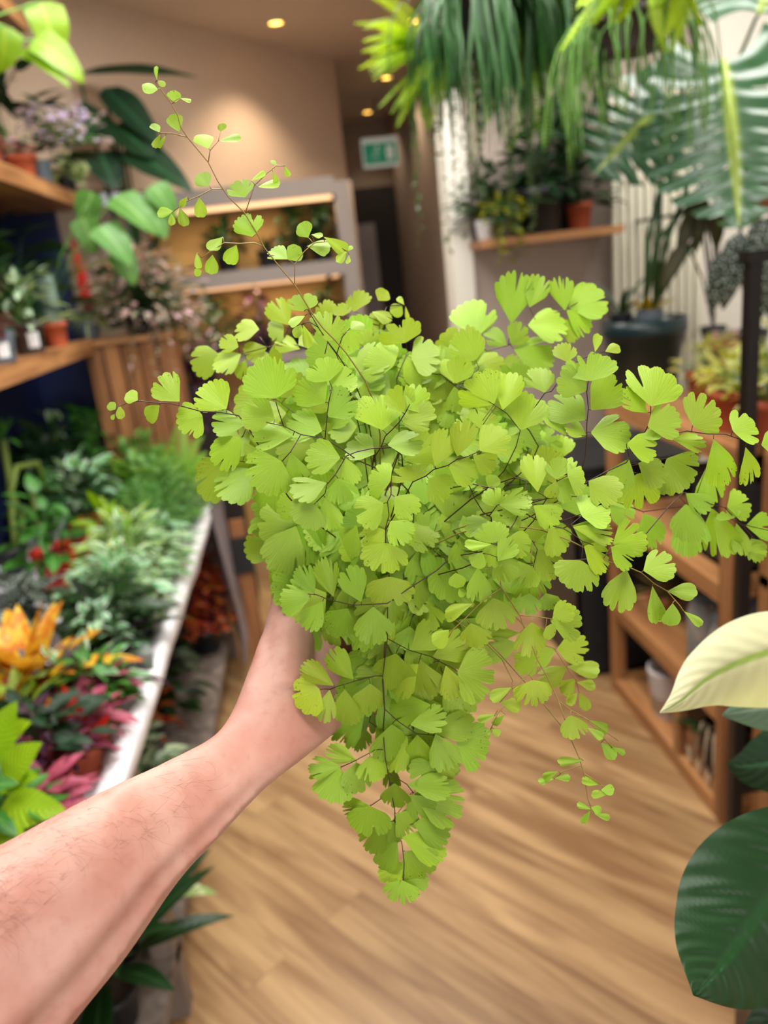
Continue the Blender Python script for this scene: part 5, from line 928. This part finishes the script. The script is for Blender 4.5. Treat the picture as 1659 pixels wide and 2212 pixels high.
plant('white_potted_plant', 'small plant in a pale pot at the left end of the wall shelf', wsp(1048, .1), (.04, .075, M['whitepot'], False), bushd(.1, .14, 60, .05, .025), M['lf_dark'], sd_)
plant('yellow_trailing_plant', 'yellow-green plant trailing over the left part of the wall shelf', wsp(1085, .06), (.04, .07, M['brownpot'], False), lambda fo, st, c: (f_bush(fo, st, c, .1, .08, 70, .05, .026, bias=(0, -.03, 0)), f_trail(fo, st, c, .05, 14, .2, 'ovate', .022, .04, 6, .7, 6)), leafm('dull yellow leaf', '#8c8c1c', '#b8b44a', 'mid'), sg_)
plant('dark_fern', 'dark bushy fern at the back of the wall shelf', wsp(1105, .18), (.06, .1, M['blackpot'], True), ferny(30, .22, .05), M['lf_dark'], sd_)
plant('dark_leaf_plant', 'dark leafy plant above the terracotta pot on the wall shelf', wsp(1215, .19), (.05, .12, M['blackpot'], True), bushd(.12, .26, 60, .08, .04), M['lf_dark'], sd_)
# ------------------------------------------------------------------ plants hung from the ceiling at the top of the picture
def hung(name, lb, px, py, d, r, h, pm, make, fmat, smat, fname='foliage'):
    c = at(px, py, d=d); t = plant(name, lb, c, (r, h, pm, True), make, fmat, smat, fname=fname); q = MB()
    for k in range(3): a = 2*PI*k/3; q.tube([c+Vector((r*math.cos(a), r*math.sin(a), h)), c+UP*(h+.28)], .0013, 4)
    q.tube([c+UP*(h+.28), Vector((c.x, c.y, 2.75))], .0018, 4); q.build('hanger', M['blackmetal'], t); return t
hung('hanging_strap_plant', 'large black hanging pot with a curtain of dark green strap leaves', 1040, 105, 1.9, .10, .13, M['blackpot'], lambda fo, st, c: (f_trail(fo, st, c, .1, 120, .42, 'strap', .010, out=1.7, jitter=.012), f_rosette(fo, st, c, 40, .3, .012, 'strap', .2, 1.2, 1.8)), M['lf_strap'], sd_)
hung('hanging_strap_plant', 'second hanging strap plant with long leaves, right of the black pot', 1190, 70, 2.0, .10, .13, M['blackpot'], lambda fo, st, c: (f_trail(fo, st, c, .12, 130, .46, 'strap', .009, out=1.6, jitter=.014),), M['lf_strap'], sd_)
hung('hanging_fern', 'bright hanging fern at the left side, its fronds reaching over the downlights', 955, 190, 2.1, .07, .1, M['blackpot'], lambda fo, st, c: f_fern(fo, st, c, 36, .24, .045, pn=26, pw=.12, dirs=[Vector((-.9, -.2, .15)), Vector((-.7, -.1, .7)), Vector((-.6, -.3, -.4)), Vector((-.3, -.4, -.3)), Vector((-.9, 0, .5))], droop=.9), M['lf_limefern'], sg_)
hung('hanging_fern', 'hanging fern with drooping narrow fronds below the strap leaves', 1150, 150, 2.2, .08, .1, M['blackpot'], lambda fo, st, c: f_fern(fo, st, c, 26, .42, .055, 0, 1.0, droop=2.6, pn=30, pw=.12), M['lf_fern'], sg_)
hung('lime_fern', 'glowing yellow-green fern hanging at the top with one broad frond', 1405, -50, 1.5, .07, .09, M['brownpot'], lambda fo, st, c: f_fern(fo, st, c, 6, .25, .068, dirs=[Vector((-.8, -.1, -.45)), Vector((-.7, -.1, -.6)), Vector((-.95, -.2, -.3))], droop=.9, pn=22, pw=.17), M['lf_limefern'], sg_)
hung('lime_fern', 'second yellow-green fern at the top, right of the purple flowers', 1460, -60, 1.6, .06, .08, M['brownpot'], lambda fo, st, c: f_fern(fo, st, c, 8, .21, .055, dirs=[Vector((-.3, -.2, -.9)), Vector((.2, -.3, -.8)), Vector((-.1, -.4, -.9))], droop=1.1, pn=22, pw=.18), M['lf_limefern'], sg_)
hung('hanging_cactus', 'hanging mistletoe cactus, thin green strands falling in front of the monstera', 1370, 115, 1.75, .08, .08, plain('mauve brown pot', '#4a3d44', .6), lambda fo, st, c: (f_trail(fo, st, c, .09, 70, .34, 'stem', .0055, out=1.2, jitter=.012),), M['lf_strap'], M['stemg'])
hung('purple_flower_plant', 'hanging plant with purple-pink flowers at the top edge', 1365, 20, 1.8, .06, .07, M['brownpot'], lambda fo, st, c: f_bush(fo, st, c, .12, .08, 60, .04, .022, bias=(.02, -.03, -.03)), leafm('purple pink petal', '#6d4a78', '#b48cae', 'edge'), sr_, 'flowers')
hung('pink_flower_plant', 'small hanging plant with pale pink flowers at the top centre edge', 1130, -25, 1.9, .05, .06, M['whitepot'], lambda fo, st, c: f_bush(fo, st, c, .11, .06, 40, .03, .02, 'round', bias=(0, -.03, -.04)), M['fl_white'], sg_, 'flowers')
hung('string_plant', 'trailing plant with long bead-like grey-green strings in front of the white column', 1000, 130, 2.15, .05, .07, M['greypot'], lambda fo, st, c: f_trail(fo, st, c+Vector((0, -.02, 0)), .05, 16, .62, 'ovate', .014, .022, 12, .5, 40, .006), leafm('grey green leaf', '#4d6440', '#7d9068', 'mid'), sd_)
# ------------------------------------------------------------------ broad leaves close to the lens at the lower right
nb = at(2060, 2330, d=.86)
bl = thing('broad_leaf_plant', 'plant with very large ribbed dark leaves at the lower right, close to the lens', 'plant', (nb.x, nb.y, nb.z))
pot_mesh(nb, .09, .14).build('pot', M['blackpot'], bl)
def outline_leaf(name, mid, left, right, d0, d1, mat, parent, cup=.12, nl=36, nw=10, ribs=0.0, bulge=.0, label=None):
    """a broad leaf laid out along its midrib; left/right are the distances (photo px at the leaf) from midrib to margin"""
    mb = MB(); vs = []; uv = []; n = len(mid)-1
    def cr(A, t):
        x = t*(len(A)-1); i = min(len(A)-2, int(x)); f = x-i; p0 = A[max(0, i-1)]; p1 = A[i]; p2 = A[i+1]; p3 = A[min(len(A)-1, i+2)]
        g = lambda a, b, c, d: .5*((2*b)+(c-a)*f+(2*a-5*b+4*c-d)*f*f+(3*b-a-3*c+d)*f**3)
        return Vector([g(*z) for z in zip(p0, p1, p2, p3)]) if hasattr(p1, '__len__') else g(p0, p1, p2, p3)
    for i in range(nl+1):
        t = i/nl; c = cr(mid, t); tg = (cr(mid, min(1, t+.02))-cr(mid, max(0, t-.02))).normalized(); nn = Vector((tg.y, -tg.x))
        l = max(0, cr(left, t)); r = max(0, cr(right, t)); d = d0+(d1-d0)*t
        for k in range(-nw, nw+1):
            u = k/nw; w = l if u < 0 else r; p = c+nn*(u*w); dd = d+cup*d*abs(u)**1.6*w/F*2+bulge*math.sin(PI*t)*-1
            if ribs: dd += ribs*math.sin((t-abs(u)*.16)*95)*(1-abs(u)**6)*min(1, abs(u)*8)
            if abs(u) < .06: dd += .0022
            vs.append(at(p.x, p.y, d=dd)); uv.append((u, t))
    m = 2*nw+1; mb.add(vs, [(i*m+k, i*m+k+1, (i+1)*m+k+1, (i+1)*m+k) for i in range(nl) for k in range(m-1)], 1, uv)
    return mb.build(name, mat, parent)
M['bigleaf'] = leafm('large dark ribbed leaf', '#103a17', '#174820', 'mid', .38, .12, .5)
outline_leaf('leaf', [(1830, 1840), (1740, 1870), (1660, 1945), (1590, 2040), (1535, 2110), (1498, 2150)], [30, 150, 190, 160, 95, 2], [30, 230, 240, 185, 110, 2], .60, .50, M['bigleaf'], bl, .15, 70, 14, .0009)
outline_leaf('leaf', [(1900, 1560), (1800, 1600), (1700, 1640), (1620, 1655), (1570, 1650)], [20, 80, 85, 50, 2], [20, 80, 80, 45, 2], .85, .80, M['lf_dk2'], bl, .15, 30, 8)
outline_leaf('leaf', [(1900, 2250), (1780, 2230), (1680, 2215), (1600, 2230)], [20, 90, 80, 2], [20, 90, 90, 2], .68, .66, M['lf_dk2'], bl, .15, 30, 8)
s_ = MB()
for x, y, d in ((1830, 1840, .60), (1900, 1560, .85), (1900, 2250, .68)): e = at(x, y, d=d); s_.tube([nb+UP*.12, (nb+e)/2+Vector((.05, 0, .08)), e], [.006, .005, .004], 7)
s_.build('leaf_stalks', sd_, bl)
wl = thing('cream_leaf_plant', 'plant with one large cream-white leaf tipped yellow-green at the right edge', 'plant', nb+Vector((.17, .15, 0)))
wc = Vector(wl.location); pot_mesh(wc, .07, .12).build('pot', M['whitepot'], wl)
M['creamleaf'] = leafm('cream white leaf', '#dcdfba', '#a5c463', 'mid', .42, .35)
M['creamleaf2'] = leafm('grey green leaf', '#5d7a6c', '#8fa798', 'mid', .4, .2)
outline_leaf('leaf', [(1790, 1370), (1700, 1395), (1610, 1425), (1530, 1465), (1470, 1515), (1425, 1540)], [20, 78, 88, 66, 30, 1], [30, 130, 112, 72, 24, 1], .64, .56, M['creamleaf'], wl, .35, 40, 10)['label'] = 'cream-white leaf'
outline_leaf('leaf', [(1840, 1500), (1740, 1515), (1650, 1530), (1560, 1545)], [20, 60, 60, 2], [20, 60, 50, 2], .70, .665, M['creamleaf2'], wl, .2, 30, 8)['label'] = 'grey-green leaf underneath'
s_ = MB()
for x, y, d in ((1790, 1370, .64), (1840, 1500, .70)): e = at(x, y, d=d); s_.tube([wc+UP*.1, (wc+e)/2+Vector((.06, 0, .05)), e], [.005, .0045, .004], 7)
s_.build('leaf_stalks', sg_, wl)
st_ = thing('plant_stand', 'dark wooden stand under the big-leaved plants at the lower right', 'stand', (nb.x+.1, nb.y+.08, 0))
MB().box((nb.x-.10, nb.y-.10, nb.z-.025), (nb.x+.28, nb.y+.26, nb.z)).build('table_top', M['doorwood'], st_)
for x in (nb.x-.1, nb.x+.25):
    for y in (nb.y-.1, nb.y+.23): MB().box((x, y, 0), (x+.03, y+.03, nb.z-.025)).build('leg', M['doorwood'], st_)
# ------------------------------------------------------------------ light: daylight through the shop front behind the camera, warm lamps further in, plus added overhead fill
area('shop_window_daylight', (.3, -4.2, 1.7), (math.radians(84), 0, 0), 4.2, 2.3, 120, (1.0, .97, .93))
for x, y, sx, sy, e in ((-.05, .2, .8, .6, 24), (.1, 1.5, .9, .6, 40), (.0, 2.7, .9, .5, 34), (1.55, 2.3, .9, .9, 20), (.8, .7, .5, .9, 10), (-.55, 1.0, .5, .9, 6)): area('overhead_fill', (x, y, 2.72), (0, 0, 0), sx, sy, e, (1, .97, .92))  # unseen overhead fills, added for top light and a brighter right wall
for x, y, e in ((.124, 4.40, 40), (.853, 4.65, 30), (.866, 5.86, 20), (.845, 6.95, 10), (.3, 3.7, 25)):
    l = bpy.data.lights.new('downlight_beam', 'SPOT'); l.energy = e; l.color = (1, .8, .57); l.spot_size = math.radians(110); l.spot_blend = .7; l.shadow_soft_size = .04
    o = bpy.data.objects.new('downlight_beam', l); o.location = (x, y, 2.72); COL.objects.link(o)
area('shelf_strip_glow', (-.12, 4.26, 1.86), (0, 0, 0), .8, .03, 2.5, (1, .75, .45)); area('shelf_strip_glow', (-.2, 4.28, 1.47), (0, 0, 0), .8, .03, 3.0, (1, .75, .45))
w = bpy.data.worlds.new('World'); SC.world = w; w.use_nodes = True; w.node_tree.nodes['Background'].inputs[0].default_value = (.95, .97, 1, 1); w.node_tree.nodes['Background'].inputs[1].default_value = .45
cd = bpy.data.cameras.new('Camera'); cam = bpy.data.objects.new('Camera', cd); COL.objects.link(cam); SC.camera = cam
cd.sensor_fit = 'VERTICAL'; cd.sensor_height = 36; cd.sensor_width = 27; cd.lens = 36*F/2212; cd.clip_start = .02; cd.clip_end = 60
cam.matrix_world = Matrix.Translation(CAM) @ RW.to_4x4()
cd.dof.use_dof = True; cd.dof.focus_distance = .445; cd.dof.aperture_fstop = cd.lens/5.2
SC.view_settings.view_transform = 'Standard'; SC.view_settings.look = 'None'; SC.view_settings.gamma = 1; SC.view_settings.exposure = 0.0; SC.view_settings.use_curve_mapping = False
SC.cycles.use_adaptive_sampling = True; SC.cycles.adaptive_threshold = .06; SC.cycles.max_bounces = 7; SC.cycles.diffuse_bounces = 3; SC.cycles.glossy_bounces = 3; SC.cycles.transmission_bounces = 6; SC.cycles.sample_clamp_indirect = 6; SC.cycles.use_denoising = True
for _o in SC.objects:
    if _o.name.startswith(('shop_window', 'side_window', 'roof_light', 'downlight_beam', 'shelf_strip')): pass
